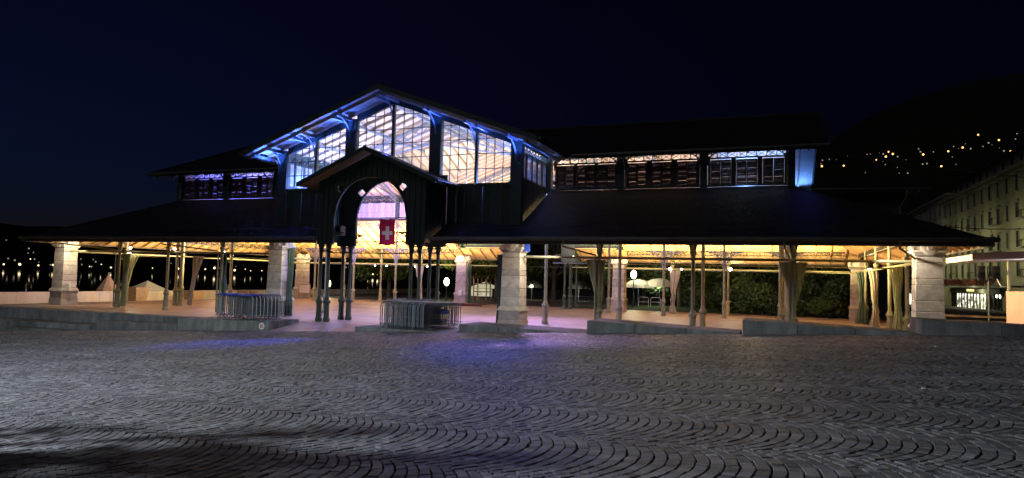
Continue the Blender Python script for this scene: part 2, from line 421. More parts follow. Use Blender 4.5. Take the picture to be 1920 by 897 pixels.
kerb('concrete_kerb', 16.3, 21.3, -4.6, -2.62, 1.06, .88, 'dark concrete kerb wedge in front of the curtained column on the right')
kerb('concrete_kerb', 21.4, 27.5, -4.6, -2.62, 1.30, 1.14, 'dark concrete kerb at the foot of the corner pillar on the far right')
kerb('concrete_step', -13.5, -8.27, -4.6, -3.75, -.34, -.28, 'low grey concrete step left of the barrier kerb', bot=-1.6)
kerb('concrete_step', -40, -8.27, -3.74, -3.01, -.02, .0, 'long grey concrete top step along the left wing floor', bot=-1.8)
kerb('concrete_step', -40, -13.52, -4.9, -3.75, -.55, -.55, 'long grey concrete middle step at the far left', bot=-2.2)
kerb('concrete_step', -18.6, -13.52, -5.6, -4.91, -.82, -.78, 'pale concrete block below the steps at the far left', bot=-2.4)
em = MB().lathe([(.15, 0), (.15, .012)], 20, (-3.42, -4.62, -.10), 'y').build('round_plaque', 'white')
tag(em, 'small round white plaque on the end of the barrier kerb', 'plaque')
MB().lathe([(.10, 0), (.10, .006)], 16, (-3.42, -4.628, -.10), 'y').build('emblem', 'pink', em)

for (lu, lv, lab) in ((20.9, -9.0, 'white paper scrap on the cobbles near the far right kerb'), (19.3, -16.6, 'white paper scrap on the cobbles at the right of the square')):
    lt = MB().prism([(0, 0, .004), (.07, .01, .02), (.09, .07, .006), (.02, .08, .025)], (0, 0, .003)).build('paper_scrap', 'white', None, False, (lu, lv, zg(lu) + .004)); tag(lt, lab, 'litter')
# ------------------------------------------------------------------ the market hall
hall = empty('market_hall'); tag(hall, 'large open iron and timber market hall with glazed gable lit from inside', 'market hall')
C, W_, D, VC, UC = 6.45, 22.4, 21.9, 4.05, 17.95
UB = [6.8, 10.33, 14.2, 17.95]
EV, EZ = -1.56, 3.94

# stone pillars
def pillar_meshes():
    L = []
    a = .52
    L.append(('plinth', MB().block(-a, a, -a, a, 0, .42, .02).mesh('plinth', 'stone_base')))
    L.append(('plinth', MB().block(-a + .02, a - .02, -a + .02, a - .02, .425, .82, .02).mesh('plinth', 'stone_base')))
    L.append(('base_moulding', MB().frust(0, 0, .82, .90, .56, .56, .53, .53).frust(0, 0, .90, 1.02, .53, .53, .455, .455).mesh('base_moulding', 'stone')))
    z = 1.02; hs = [.40, .38, .56, .24, .56, .22]
    for h in hs:
        w = .445 - .018 * (z - 1.0)
        L.append(('stone_block', MB().block(-w, w, -w, w, z + .006, z + h - .006, .014).mesh('stone_block', 'stone'))); z += h
    L.append(('capital', MB().frust(0, 0, z, z + .05, .42, .42, .47, .47).frust(0, 0, z + .05, z + .12, .47, .47, .50, .50).block(-.54, .54, -.54, .54, z + .12, 3.6, .02).mesh('capital', 'stone')))
    for ax in 'xy':
        s = MB()
        s.lathe([(.20, -.56), (.29, -.54), (.29, -.46), (.22, -.44), (.22, .44), (.29, .46), (.29, .54), (.20, .56)], 20, (0, 0, 3.70), ax)
        s.lathe([(.09, -.60), (.12, -.55), (.12, .55), (.09, .60)], 14, (0, 0, 3.70), ax)
        L.append(('scroll', s.mesh('scroll', 'stone', True)))
    return L
PM = pillar_meshes()
PIL = {}
for sx in (-1, 1):
    for v in (0, D):
        for u in (C, W_):
            e = empty('stone_pillar', (sx * u, v, 0), hall); PIL[(sx * u, v)] = e
            for nm, me in PM: obj(nm, me, e)

# cast iron columns
def column_meshes(h, m, cap=True, ped=True, capz=3.28):
    L = []
    L.append(('shaft', MB().lathe([(.088, .9), (.082, 1.1), (.075, h)], 12).mesh('shaft', m, True)))
    L.append(('pedestal', MB().lathe([(.165, 0), (.165, .16), (.135, .2), (.125, .82), (.15, .86), (.175, .92), (.175, .97), (.13, 1.02), (.11, 1.10), (.09, 1.14)], 8).mesh('pedestal', m)))
    if cap:
        L.append(('capital', MB().lathe([(.08, capz - .14), (.115, capz - .12), (.115, capz - .08), (.085, capz - .05), (.10, capz + .05), (.15, capz + .18), (.16, capz + .22), (.11, capz + .24)], 12).mesh('capital', m, True)))
    return L
CM = {('low', 'iron'): column_meshes(4.45, 'iron'), ('tall', 'iron'): column_meshes(6.6, 'iron', False), ('low', 'iron_dark'): column_meshes(4.2, 'iron_dark', capz=3.36), ('mid', 'iron'): column_meshes(8.3, 'iron', False)}
def column(u, v, kind='low', m='iron'):
    e = empty('column', (u, v, 0), hall)
    for nm, me in CM[(kind, m)]: obj(nm, me, e)
    return e
for sx in (-1, 1):
    for u in UB[1:]:
        for v in (0, D): column(sx * u, v)
        for v in (VC, D - VC): column(sx * u, v, 'tall')
    for v in (VC, D - VC):
        column(sx * 6.6, v, 'mid')
        column(sx * (UC - .38), v, 'tall'); column(sx * W_, v)
    for v in (8.65, 13.25):
        column(sx * UC, v, 'tall'); column(sx * W_, v)
    for v in (-1.75, 0.0, D, D + 1.75):
        for u in (2.2, 2.63): column(sx * u, v, 'low', 'iron_dark')

# curved spandrel brackets
def bracket_mesh(s, m, depth=.06, holes=True):
    b = MB()
    pts = arc(s, 0, s, math.pi, math.pi / 2, 10)          # from (0,0) up to (s,s)
    b.tube([(x, 0, z) for x, z in pts], .03, 6)
    b.bar((0, 0, 0), (0, 0, s), depth, .05, (1, 0, 0)); b.bar((0, 0, s), (s, 0, s), depth, .05)
    if holes:
        for (hx, hz, hr) in ((.17, .80, .13), (.40, .88, .085), (.11, .55, .085), (.58, .93, .05)):
            ring = [(hx * s + hr * s * math.cos(t), 0, hz * s + hr * s * math.sin(t)) for t in np.linspace(0, 2 * math.pi, 11)]
            b.tube(ring, .020, 5)
    return b.mesh('bracket', m)
BR = {k: bracket_mesh(s, m) for k, (s, m) in dict(low=(.95, 'girder'), dark=(.72, 'iron_dark'), up=(.62, 'iron_dark'), rear=(1.15, 'iron_light')).items()}
for sx in (-1, 1):
    for u in UB[1:]:
        for v in (0, D):
            obj('bracket', BR['low'], hall, (sx * u + .08, v, 3.44)); obj('bracket', BR['low'], hall, (sx * u - .08, v, 3.44), math.pi)
            obj('bracket', BR['low'], hall, (sx * u, v + (.08 if v == 0 else -.08), 3.44), math.pi / 2 if v == 0 else -math.pi / 2)
        obj('bracket', BR['rear'], hall, (sx * u + .08, D - VC, 3.15)); obj('bracket', BR['rear'], hall, (sx * u - .08, D - VC, 3.15), math.pi)
    for v in (VC, 8.65, 13.25, D - VC):
        obj('bracket', BR['low'], hall, (sx * W_, v + .08, 3.44), math.pi / 2); obj('bracket', BR['low'], hall, (sx * W_, v - .08, 3.44), -math.pi / 2)

# lattice girders
def lattice(length, h, cells, m, t=.035, d=.05, chord=.05):
    b = MB(); c = length / cells
    b.box(0, length, -d, d, 0, chord); b.box(0, length, -d, d, h - chord, h)
    for i in range(cells + 1): b.box(i * c - t / 2, i * c + t / 2, -d * .6, d * .6, chord, h - chord)
    for i in range(cells):
        b.bar((i * c + t / 2, -.012, chord), ((i + 1) * c - t / 2, -.012, h - chord), .02, t * .8, (0, 1, 0)); b.bar((i * c + t / 2, .012, h - chord), ((i + 1) * c - t / 2, .012, chord), .02, t * .8, (0, 1, 0))
    return b.mesh('lattice_girder', m)
segs = [(-W_ + .5, -17.95), (-17.95, -14.2), (-14.2, -10.33), (-10.33, -C - .5), (C + .5, 10.33), (10.33, 14.2), (14.2, 17.95), (17.95, W_ - .5)]
LG = {}
def girder(u0, u1, v, z, h, m, cells):
    k = (round(u1 - u0, 2), h, m, cells)
    if k not in LG: LG[k] = lattice(u1 - u0 - .2, h, cells, m)
    obj('lattice_girder', LG[k], hall, (u0 + .1, v, z))
for a, b in segs:
    girder(a, b, 0, 4.12, .36, 'girder', 9); girder(a, b, D, 4.10, .40, 'girder', 9)
for a, b in segs[1:4] + [(-6.5, 6.5)] + segs[4:7]:
    girder(a, b, D - VC, 5.9, .45, 'iron_light', 14 if b - a > 8 else 9)
    if b - a < 8: girder(a, b, VC, 5.9, .45, 'iron_light', 9)
LGv = lattice(4.1, .36, 9, 'girder')
for sx in (-1, 1):
    for v0 in (.25, 4.3, 8.9, 13.5, 17.55): obj('lattice_girder', LGv, hall, (sx * W_, v0, 4.12), math.pi / 2)
# horizontal tie tubes at 3.2 m
for (a, b) in [(-W_ + .5, -C - .5), (C + .5, W_ - .5)]:
    for v in (0, D): MB().tube([(a, v - .12, 3.2), (b, v - .12, 3.2)], .055, 8).build('tie_tube', 'iron', hall, True)
    for v in (VC, D - VC): MB().tube([(a, v, 3.05), (b if b > 0 else b, v, 3.05)], .03, 6).build('tie_rod', 'iron', hall, True)
for sx in (-1, 1): MB().tube([(sx * W_ - .1, .5, 3.2), (sx * W_ - .1, D - .5, 3.2)], .055, 8).build('tie_tube', 'iron', hall, True)
MB().tube([(-C + .5, D, 3.2), (-2.8, D, 3.2)], .04, 8).build('tie_tube', 'iron', hall, True)
MB().tube([(2.8, D, 3.2), (C - .5, D, 3.2)], .04, 8).build('tie_tube', 'iron', hall, True)

# ---- lower roofs
def roof_part(poly, name='roof_slope', th=.10, m='tile'):
    return MB().prism(poly, (0, 0, -th)).build(name, m, hall)
def ceil_part(poly, m, name='ceiling'):
    return MB().prism([(x, y, z - .115) for x, y, z in poly], (0, 0, -.04)).build(name, m, hall)
def zf(v): return EZ + .485 * (v - EV)
ZT = zf(VC)
SL = (ZT - EZ) / (24.0 - UC)
def low_front(sx, fv):
    P = [(sx * 24.0, EV), (sx * UC, VC), (sx * 6.75, VC), (sx * 6.75, .16), (sx * 3.05, .16), (sx * 3.05, EV)]
    pts = [(x, y, zf(y)) for x, y in P]
    return [(x, y if fv == 0 else D - y, z) for x, y, z in pts]
for sx in (-1, 1):
    for fv in (0, 1):
        p = low_front(sx, fv); roof_part(p); ceil_part(p, 'ceil_low')
    p = [(sx * 24.0, EV, EZ), (sx * UC, VC, ZT), (sx * UC, D - VC, ZT), (sx * 24.0, D - EV, EZ)]
    roof_part(p); ceil_part(p, 'ceil_low')
# rafters under the aisles
def rafter_mesh(m, w=.07, h=.12): return MB().box(0, 1, -w / 2, w / 2, -h, 0).mesh('rafter', m)
RM = rafter_mesh('rafter'); RMU = rafter_mesh('rafter_up', .08, .14)
def rafter(p, q, me=RM, name='rafter'):
    p = Vector(p); q = Vector(q); d = q - p
    o = bpy.data.objects.new(name, me); COL.objects.link(o); o.parent = hall
    x = d.normalized(); y = Vector((0, 0, 1)).cross(x).normalized(); z = x.cross(y)
    Mx = Matrix((x, y, z)).transposed().to_4x4(); Mx.translation = p
    o.matrix_world = Mx @ Matrix.Diagonal((d.length, 1, 1, 1))
    return o
dz_ = .157
u = -23.4
while u < 23.5:
    au = abs(u)
    if au > 3.2:
        vt = VC - .1 if au < UC else EV + (24.0 - au) / (24 - UC) * (VC - EV)
        if au < 6.8: vt = .1
        rafter((u, EV + .05, zf(EV + .05) - dz_), (u, vt, zf(vt) - dz_)); rafter((u, D - EV - .05, zf(EV + .05) - dz_), (u, D - vt, zf(vt) - dz_))
    u += .92
v = -.9
while v < D + 1:
    vv = min(v, D - v)
    ut = UC + .1 if vv > VC else 24.0 - (vv - EV) / (VC - EV) * (24 - UC)
    for sx in (-1, 1):
        rafter((sx * 23.95, v, EZ + SL * .05 - dz_), (sx * ut, v, EZ + SL * (24 - ut) - dz_))
    v += .92
# eaves: fascia, gutter, snow guard
def eave_run(p, q, gname='gutter'):
    p = Vector(p); q = Vector(q)
    MB().bar(p + Vector((0, 0, -.16)), q + Vector((0, 0, -.16)), .05, .24).build('fascia', 'fascia', hall)
for sy, v in ((-1, EV - .04), (1, D - EV + .04)):
    for a, b in ((-24.05, -3.05), (3.05, 24.05)):
        eave_run((a, v, EZ + .02), (b, v, EZ + .02))
        MB().tube([(a, v + sy * .09, EZ - .03), (b, v + sy * .09, EZ - .03)], .085, 8).build('gutter', 'gutter', hall, True)
for sx in (-1, 1):
    eave_run((sx * 24.04, EV, EZ + .02), (sx * 24.04, D - EV, EZ + .02))
    MB().tube([(sx * 24.13, EV - .1, EZ - .03), (sx * 24.13, D - EV + .1, EZ - .03)], .085, 8).build('gutter', 'gutter', hall, True)
for a, b in ((-23.2, -3.2), (3.2, 23.2)):
    g = MB(); vv = EV + .75
    g.tube([(a, vv, zf(vv) + .13), (b, vv, zf(vv) + .13)], .013, 5)
    uu = a
    while uu < b:
        g.bar((uu, vv, zf(vv)), (uu, vv, zf(vv) + .14), .02, .02, (1, 0, 0)); uu += 1.6
    g.build('snow_guard', 'gutter', hall)
# downpipes slanting from the gutter back to the columns
for (u0, u1) in ((-20.8, -18.05), (-12.9, -10.45), (9.2, 10.2), (21.3, 22.0), (17.6, 17.8)):
    MB().tube([(u0, EV - .1, EZ - .1), (u0, EV - .08, EZ - .35), (u1, -.18, 3.3), (u1, -.16, 2.9), (u1, -.14, .05)], .04, 8).build('downpipe', 'iron', hall, True)

# ---- clerestory
def zm(v): return 8.27 + .396 * (v - 3.0)      # top of the main roof
shutter_me = {}
def leaf_mesh(w, h, m):
    b = MB(); t = .045
    b.box(0, t, -.02, .02, 0, h); b.box(w - t, w, -.02, .02, 0, h); b.box(t, w - t, -.02, .02, 0, t); b.box(t, w - t, -.02, .02, h - t, h)
    n = 17; st = (h - 2 * t) / n
    for i in range(n):
        z = t + st * (i + .5)
        tl = R(56) + random.uniform(-.13, .13)
        dy, dz = .0375 * math.cos(tl), .0375 * math.sin(tl)
        zz = z + random.uniform(-.004, .004)
        b.add([(t, -dy, zz - dz), (w - t, -dy, zz - dz), (w - t, dy, zz + dz), (t, dy, zz + dz), (t, -dy, zz - dz + .007), (w - t, -dy, zz - dz + .007), (w - t, dy, zz + dz + .007), (t, dy, zz + dz + .007)],
              [(3, 2, 1, 0), (4, 5, 6, 7), (0, 1, 5, 4), (1, 2, 6, 5), (2, 3, 7, 6), (3, 0, 4, 7)])
    return b.mesh('shutter', m)
SH = [leaf_mesh(.447, 1.14, 'shutter') for _ in range(4)]; SHI = [leaf_mesh(.447, 1.14, 'shutter_lit') for _ in range(2)]
Z0, ZS, ZH, ZL = ZT + .02, 6.78, 7.96, 8.31
def cl_wall(u0, u1, v, sgn):
    """one clerestory bay between posts u0<u1 (u runs along the wall)"""
    nm = 'clerestory_wall'
    e = empty(nm, (0, 0, 0), hall)
    MB().box(u0, u1, v - .07, v + .07, Z0, ZS - .01).build('sill_beam', 'iron_dark' if sgn > 0 else 'shutter_lit', e)
    MB().box(u0, u1, v - .055, v + .055, ZH, ZH + .045).build('rail', 'iron_dark', e)
    MB().box(u0, u1, v - .07, v + .07, ZL + .05, zm(VC) - .16).build('head_beam', 'iron_dark', e)
    L = u1 - u0 - .36
    k = ('fr', round(L, 2))
    if k not in LG: LG[k] = lattice(L, .30, 8, 'iron_dark', .03, .03, .025)
    obj('lattice_frieze', LG[k], e, (u0 + .18, v, ZH + .05))
    span = (L) / 3
    for i in range(3):
        cx = u0 + .18 + span * (i + .5)
        for j, off in enumerate((-.45, .003)):
            obj('shutter', random.choice(SH if sgn > 0 else SHI), e, (cx + off, v, ZS))
    # mullion boards between the window pairs
    xs = [u0 + .18] + [u0 + .18 + span * (i + .5) + s for i in range(3) for s in (-.455, .455)] + [u1 - .18]
    for i in range(0, 8, 2):
        MB().box(xs[i] + .002, xs[i + 1] - .002, v - .05, v + .05, ZS - .005, ZH - .002).build('mullion', 'shutter' if sgn > 0 else 'shutter_lit', e)
    for uu, rz, o in ((u0 + .16, 0, 1), (u1 - .16, math.pi, -1)):
        obj('bracket', BR['up'], e, (uu, v - sgn * .12, ZH - .30), rz)
for sx in (-1, 1):
    for v, sgn in ((VC, 1), (D - VC, -1)):
        for i in range(3):
            a, b = UB[i], UB[i + 1]
            cl_wall(min(sx * a, sx * b), max(sx * a, sx * b), v, sgn)
        for u in UB[1:]: MB().box(sx * u - .16, sx * u + .16, v - .14, v + .14, ZT - .05, zm(VC) - .17).build('post', 'iron_dark', hall)
for sx in (-1, 1):
    for u in (10.6, 17.8):
        MB().tube([(sx * u, VC - .95, 8.2), (sx * u, VC - .9, 8.0), (sx * u, VC - .22, 7.6), (sx * u, VC - .2, 6.7)], .045, 8).build('downpipe', 'iron', hall, True)
# end walls of the main hall (boards up to the gable)
for sx in (-1, 1):
    e = empty('end_wall', (0, 0, 0), hall)
    n = 22; w = (D - 2 * VC) / n
    for i in range(n):
        v0 = VC + .15 + i * (w - .3 / n); v1 = v0 + w - .3 / n - .012
        z1 = min(zm(min(v0, D - v0)), zm(min(v1, D - v1))) - .30
        MB().box(sx * UC - .03, sx * UC + .03, v0, v1, ZT - .05, z1).build('board', 'shutter_lit', e)

# ---- upper roofs
def zt(u): return 11.1 - .36 * abs(u)
def zrow(P, fn): return [(x, y, fn(x, y)) for x, y in P]
VR = D / 2
ve = 3.0
vval = 3.0 + (11.1 - 8.27) / .396          # where the transept ridge meets the main slope
ue = (11.1 - 8.27) / .36
for sx in (-1, 1):
    for fv in (0, 1):
        P = [(sx * ue, ve), (sx * 19.4, ve), (sx * 19.4, VR), (0, VR), (0, vval)]
        pts = [(x, y if not fv else D - y, zm(y)) for x, y in P]
        roof_part(pts); ceil_part(pts, 'ceil_up')
        P = [(0, -1.45), (sx * ue, -1.45), (sx * ue, ve), (0, vval)]
        pts = [(x, y if not fv else D - y, zt(x)) for x, y in P]
        roof_part(pts); ceil_part(pts, 'ceil_up')
# ridge caps
MB().tube([(-19.4, VR, zm(VR) + .02), (19.4, VR, zm(VR) + .02)], .10, 8).build('ridge_cap', 'tile', hall)
for a, b in ((-1.45, vval), (D - vval, D + 1.45)): MB().tube([(0, a, 11.12), (0, b, 11.12)], .10, 8).build('ridge_cap', 'tile', hall)
# rafters of the upper roofs
du = .158
v = -1.1
while v < vval - .3:
    uu = 0 if v < ve else (v - ve) / (vval - ve) * ue
    ub = ue - .05 if v < ve else (vval - v) / (vval - ve) * ue
    for fv in (0, 1):
        y = v if not fv else D - v
        for sx in (-1, 1): rafter((sx * ub, y, zt(ub) - du), (sx * .05, y, zt(.05) - du), RMU, 'upper_rafter')
    v += .82
u = -19.1
while u < 19.2:
    au = abs(u); vb = ve + .05 if au > ue else ve + (ue - au) / ue * (vval - ve)
    for fv in (0, 1):
        rafter((u, vb if not fv else D - vb, zm(vb) - du), (u, (VR - .05) if not fv else VR + .05, zm(VR - .05) - du), RMU, 'upper_rafter')
    u += .82
# purlins of the transept sticking out under the front gable, and rake boards
for sx in (-1, 1):
    for uu in (.25, 2.6, 5.0, 7.3):
        z = zt(uu) - .42
        for a, b in ((-1.35, 9.6 if uu < 1 else max(3.4, vval - uu * .9)),):
            MB().box(sx * uu - .07, sx * uu + .07, a, b, z - .02, z + .12).build('purlin', 'iron_light', hall)
    for y in (-1.5, D + 1.5):
        MB().prism([(0, y - .03, zt(0) + .05), (sx * (ue + .05), y - .03, zt(ue + .05) + .05), (sx * (ue + .05), y - .03, zt(ue + .05) - .19), (0, y - .03, zt(0) - .19)], (0, .06, 0)).build('rake_board', 'iron_dark', hall)
    for fv in (0, 1):
        f = (lambda y: y) if not fv else (lambda y: D - y)
        MB().bar((sx * (ue + .06), f(-1.5), zt(ue) - .12), (sx * (ue + .06), f(2.95), zt(ue) - .12), .05, .2).build('fascia', 'iron_dark', hall)
        MB().tube([(sx * (ue + .16), f(-1.5), zt(ue) - .08), (sx * (ue + .16), f(2.9), zt(ue) - .08)], .07, 8).build('gutter', 'gutter', hall, True)
        MB().bar((sx * (ue + .3), f(ve - .05), 8.27 - .12), (sx * 19.45, f(ve - .05), 8.27 - .12), .05, .2).build('fascia', 'iron_dark', hall)
        MB().tube([(sx * (ue + .3), f(ve - .15), 8.2), (sx * 19.45, f(ve - .15), 8.2)], .075, 8).build('gutter', 'gutter', hall, True)
        MB().prism([(sx * 19.42, f(ve), zm(ve) + .05), (sx * 19.42, f(VR), zm(VR) + .05), (sx * 19.42, f(VR), zm(VR) - .19), (sx * 19.42, f(ve), zm(ve) - .19)], (sx * .06, 0, 0)).build('rake_board', 'iron_dark', hall)

# ---- transept gable walls
def zw(u): return 10.55 - .362 * abs(u)          # top of the glazing
def zroofin(u): return zt(u) - .19
WIN = [(-6.2, -4.52), (-4.4, -2.66), (-2.06, -.06), (.06, 2.06), (2.66, 4.4), (4.52, 6.2)]
def clip_top(u0, u1, z0, z1):
    """pane polygon clipped by the sloping head"""
    za, zb = zw(u0), zw(u1)
    if max(za, zb) <= z0 + .04: return None
    P = [(u0, z0), (u1, z0)]
    if zb < z1 or za < z1:
        # intersection handling
        if za >= z1 and zb >= z1: P += [(u1, z1), (u0, z1)]
        else:
            if zb >= z1:
                ux = u0 + (z1 - za) / (zb - za) * (u1 - u0); P += [(u1, z1), (ux, z1)]
                if za > z0: P += [(u0, za)]
                else: P[0] = (u0 + (z0 - za) / (zb - za) * (u1 - u0), z0)
            elif za >= z1:
                ux = u0 + (z1 - za) / (zb - za) * (u1 - u0)
                if zb > z0: P += [(u1, zb)]
                else: P[1] = (u0 + (z0 - za) / (zb - za) * (u1 - u0), z0)
                P += [(ux, z1), (u0, z1)]
            else:
                if zb > z0: P += [(u1, zb)]
                else: P[1] = (u0 + (z0 - za) / (zb - za) * (u1 - u0), z0)
                if za > z0: P += [(u0, za)]
                else: P[0] = (u0 + (z0 - za) / (zb - za) * (u1 - u0), z0)
    else: P += [(u1, z1), (u0, z1)]
    return P
ROWS = [6.52, 7.22, 7.92, 8.62, 9.32, 10.02, 10.72]
def gable_wall(y0, sgn, with_arch=True):
    e = empty('gable_wall', (0, 0, 0), hall)
    yb, yf = y0 + .09, y0 - .09
    # posts
    for u0, u1 in ((-6.75, -6.2), (-2.66, -2.06), (2.06, 2.66), (6.2, 6.75)):
        ztop = min(zroofin(u0), zroofin(u1)) - .02
        MB().box(u0 + .004, u1 - .004, y0 - .16, y0 + .16, 4.55 if abs(u0) > 3 or abs(u1) > 3 else 6.9, ztop).build('post', 'iron_dark', e)
    for u0 in (-4.46, 0, 4.46):
        zb = 6.52 if abs(u0) > 1 else 7.0
        MB().box(u0 - .055, u0 + .055, y0 - .10, y0 + .10, zb, zroofin(u0) - .03).build('mullion', 'iron_dark', e)
    # head beams following the rake
    for s in (-1, 1):
        for a, b in ((0, 2.06), (2.66, 6.2)):
            MB().prism([(s * a, yf, zroofin(a)), (s * b, yf, zroofin(b)), (s * b, yf, zw(b) + .005), (s * a, yf, zw(a) + .005)], (0, .18, 0)).build('head_beam', 'iron_dark', e)
    # windows: each > frame, panes
    for u0, u1 in WIN:
        zs = 6.52 if abs(u0 + u1) > 4 else 7.02
        w = empty('window', (0, 0, 0), hall)
        fr = MB(); n = 4; cw = (u1 - u0) / n
        for i in range(1, n):
            uu = u0 + cw * i; fr.box(uu - .014, uu + .014, y0 - .02, y0 + .02, zs, zw(uu))
        for z in ROWS[1:]:
            if z <= zs + .1: continue
            ul, ur = u0, u1
            if max(zw(u0), zw(u1)) < z: continue
            lim = (10.55 - z) / .362
            ul, ur = max(u0, -lim), min(u1, lim)
            if ur - ul > .1: fr.box(ul, ur, y0 - .024, y0 + .024, z - .016, z + .016)
        fr.box(u0, u1, y0 - .05, y0 + .05, zs - .03, zs + .035)
        fr.build('frame', 'iron_dark', w)
        for i in range(n):
            for a, b in zip(ROWS[:-1], ROWS[1:]):
                a = max(a, zs)
                if b <= a: continue
                P = clip_top(u0 + cw * i + .012, u0 + cw * (i + 1) - .012, a + .012, b - .012)
                if P: MB().prism([(x, y0 - .003, z) for x, z in P], (0, .006, 0)).build('pane', 'glass', w)
    # boarded parapet below the windows
    for s in (-1, 1):
        n = 7; a, b = 3.02, 6.19; bw = (b - a) / n
        for i in range(n):
            MB().box(s * (a + bw * i) + (.006 if s > 0 else -bw + .006), s * (a + bw * i) + (bw - .006 if s > 0 else -.006), y0 - .045 - .01 * (i % 2), y0 + .045, 4.60, 6.47).build('board', 'green', e)
        MB().box(min(s * 2.7, s * 6.9), max(s * 2.7, s * 6.9), y0 - .12, y0 + .08, 4.55, 4.66).build('sill', 'iron_dark', e)
        MB().box(min(s * 2.7, s * 6.19), max(s * 2.7, s * 6.19), y0 - .11, y0 + .05, 6.42, 6.50).build('rail', 'iron_dark', e)
    return e
gable_wall(0.0, 1); gable_wall(D, -1)

def arch_wall(y, th, a, spring, top_fn, hw, m, name='arch_wall', quatre=True):
    """wall with an arched opening (half width a, pointed-round head) and quatrefoil holes, as strips"""
    e = empty(name, (0, 0, 0), hall)
    apex = spring + 2.02
    def zo(x):
        if abs(x) >= a: return None
        return spring + 2.02 * math.sqrt(max(0, 1 - (abs(x) / a) ** 2.1))
    def hole(x, s):
        qx, qz, r = s * 1.66, 6.24, .105
        L = []
        for dx, dz in ((0, r * .8), (0, -r * .8), (r * .8, 0), (-r * .8, 0)):
            k = r * r - (x - qx - dx) ** 2
            if k > 0: L.append((qz + dz - math.sqrt(k), qz + dz + math.sqrt(k)))
        if not L: return None
        return min(p[0] for p in L), max(p[1] for p in L)
    N = 132; xs = np.linspace(-hw, hw, N + 1)
    mb = MB()
    for i in range(N):
        x0, x1 = xs[i], xs[i + 1]; xm = (x0 + x1) / 2
        zb = zo(xm)
        zb = 3.62 if zb is None else zb
        z1 = min(top_fn(x0), top_fn(x1))
        spans = [(zb, z1)]
        h = hole(xm, 1 if xm > 0 else -1) if quatre else None
        if h and h[0] > zb: spans = [(zb, h[0]), (h[1], z1)]
        for a0, a1 in spans: mb.box(x0, x1, y - th / 2, y + th / 2, a0, a1)
    mb.build('spandrel_panel', m, e)
    # arch moulding
    pts = [(x, y - th / 2 - .02, zo(x)) for x in np.linspace(-a + .001, a - .001, 33)]
    pts = [(-a, y - th / 2 - .02, 3.64)] + pts + [(a, y - th / 2 - .02, 3.64)]
    MB().tube(pts, .045, 6).build('arch_moulding', m, e)
    return e
# porches front and rear
def zp(u): return 8.02 - .43 * abs(u)
def porch(y0, dirn):
    f = lambda y: y0 + dirn * y
    arch_wall(f(-1.75), .10, 1.97, 4.72, lambda x: zp(x) - .20, 2.86, 'iron_dark')
    arch_wall(f(0.0), .13, 1.93, 4.78, lambda x: 6.98 if abs(x) < 2.7 else 6.98, 3.0, 'iron_dark')
    for s in (-1, 1):
        e = empty('porch_side', (0, 0, 0), hall)
        n = 6; b0 = 1.68; bw = (b0 - .08) / n
        for i in range(n):
            a = -b0 + i * bw
            ya, yb2 = sorted((f(a + .006), f(a + bw - .006)))
            MB().box(s * 2.80 - .03, s * 2.80 + .03, ya, yb2, 3.75, 6.50).build('board', 'green', e)
        P = [(0, f(-2.42)), (s * 3.62, f(-2.42)), (s * 3.62, f(.02)), (0, f(.02))]
        pts = [(x, y, zp(x)) for x, y in P]
        roof_part(pts, 'porch_roof'); ceil_part(pts, 'rafter', 'porch_soffit')
        MB().prism([(0, f(-2.47), zp(0) + .03), (s * 3.66, f(-2.47), zp(3.66) + .03), (s * 3.66, f(-2.47), zp(3.66) - .18), (0, f(-2.47), zp(0) - .18)], (0, dirn * .045, 0)).build('rake_board', 'iron_dark', hall)
        MB().tube([(s * 3.68, f(-2.4), zp(3.62) - .06), (s * 3.68, f(-.02), zp(3.62) - .06)], .06, 8).build('gutter', 'gutter', hall, True)
        MB().tube([(s * 3.68, f(-.12), zp(3.62) - .1), (s * 3.60, f(-.18), 6.2), (s * 3.6, f(-.2), 4.7)], .045, 8).build('downpipe', 'iron', hall, True)
        for yy in (-1.75, 0):
            for uu, rz in ((2.12, math.pi), (2.28, 0), (2.55, math.pi)):
                if uu == 2.28 or uu == 2.55: continue
                obj('bracket', BR['dark'], hall, (s * uu, f(yy), 3.45), rz if s > 0 else 0)
            MB().box(min(s * 2.05, s * 2.78), max(s * 2.05, s * 2.78), f(yy) - .11, f(yy) + .11, 3.6, 3.72).build('impost', 'iron_dark', hall)
            ring = [(s * 2.415 + .13 * math.cos(t), f(yy), 3.42 + .13 * math.sin(t)) for t in np.linspace(0, 2 * math.pi, 15)]
            MB().tube(ring, .03, 6).build('ring_ornament', 'iron_dark', hall)
    for k in range(-9, 10):
        x = k * .29; ax = abs(x)
        z0_ = 3.75 if ax >= 1.97 else 4.72 + 2.02 * math.sqrt(max(0, 1 - (ax / 1.97) ** 2.1)) + .06
        segs_ = [(z0_, zp(x) - .24)]
        if abs(ax - 1.66) < .22: segs_ = [(z0_, 5.98), (6.48, zp(x) - .24)]
        for a_, b_ in segs_:
            if b_ - a_ > .08: MB().box(x - .03, x + .03, *sorted((f(-1.835), f(-1.80))), a_, b_).build('batten', 'green', hall)
    for yy in (-1.75, 0): MB().tube([(-2.1, f(yy), 5.0 if yy == 0 else 3.22), (2.1, f(yy), 5.0 if yy == 0 else 3.22)], .028, 6).build('tie_rod', 'iron_dark', hall)
    if dirn > 0: MB().tube([(-2.1, f(0), 3.84), (2.1, f(0), 3.84)], .028, 6).build('tie_rod', 'iron_dark', hall)
porch(0.0, 1); porch(D, -1)

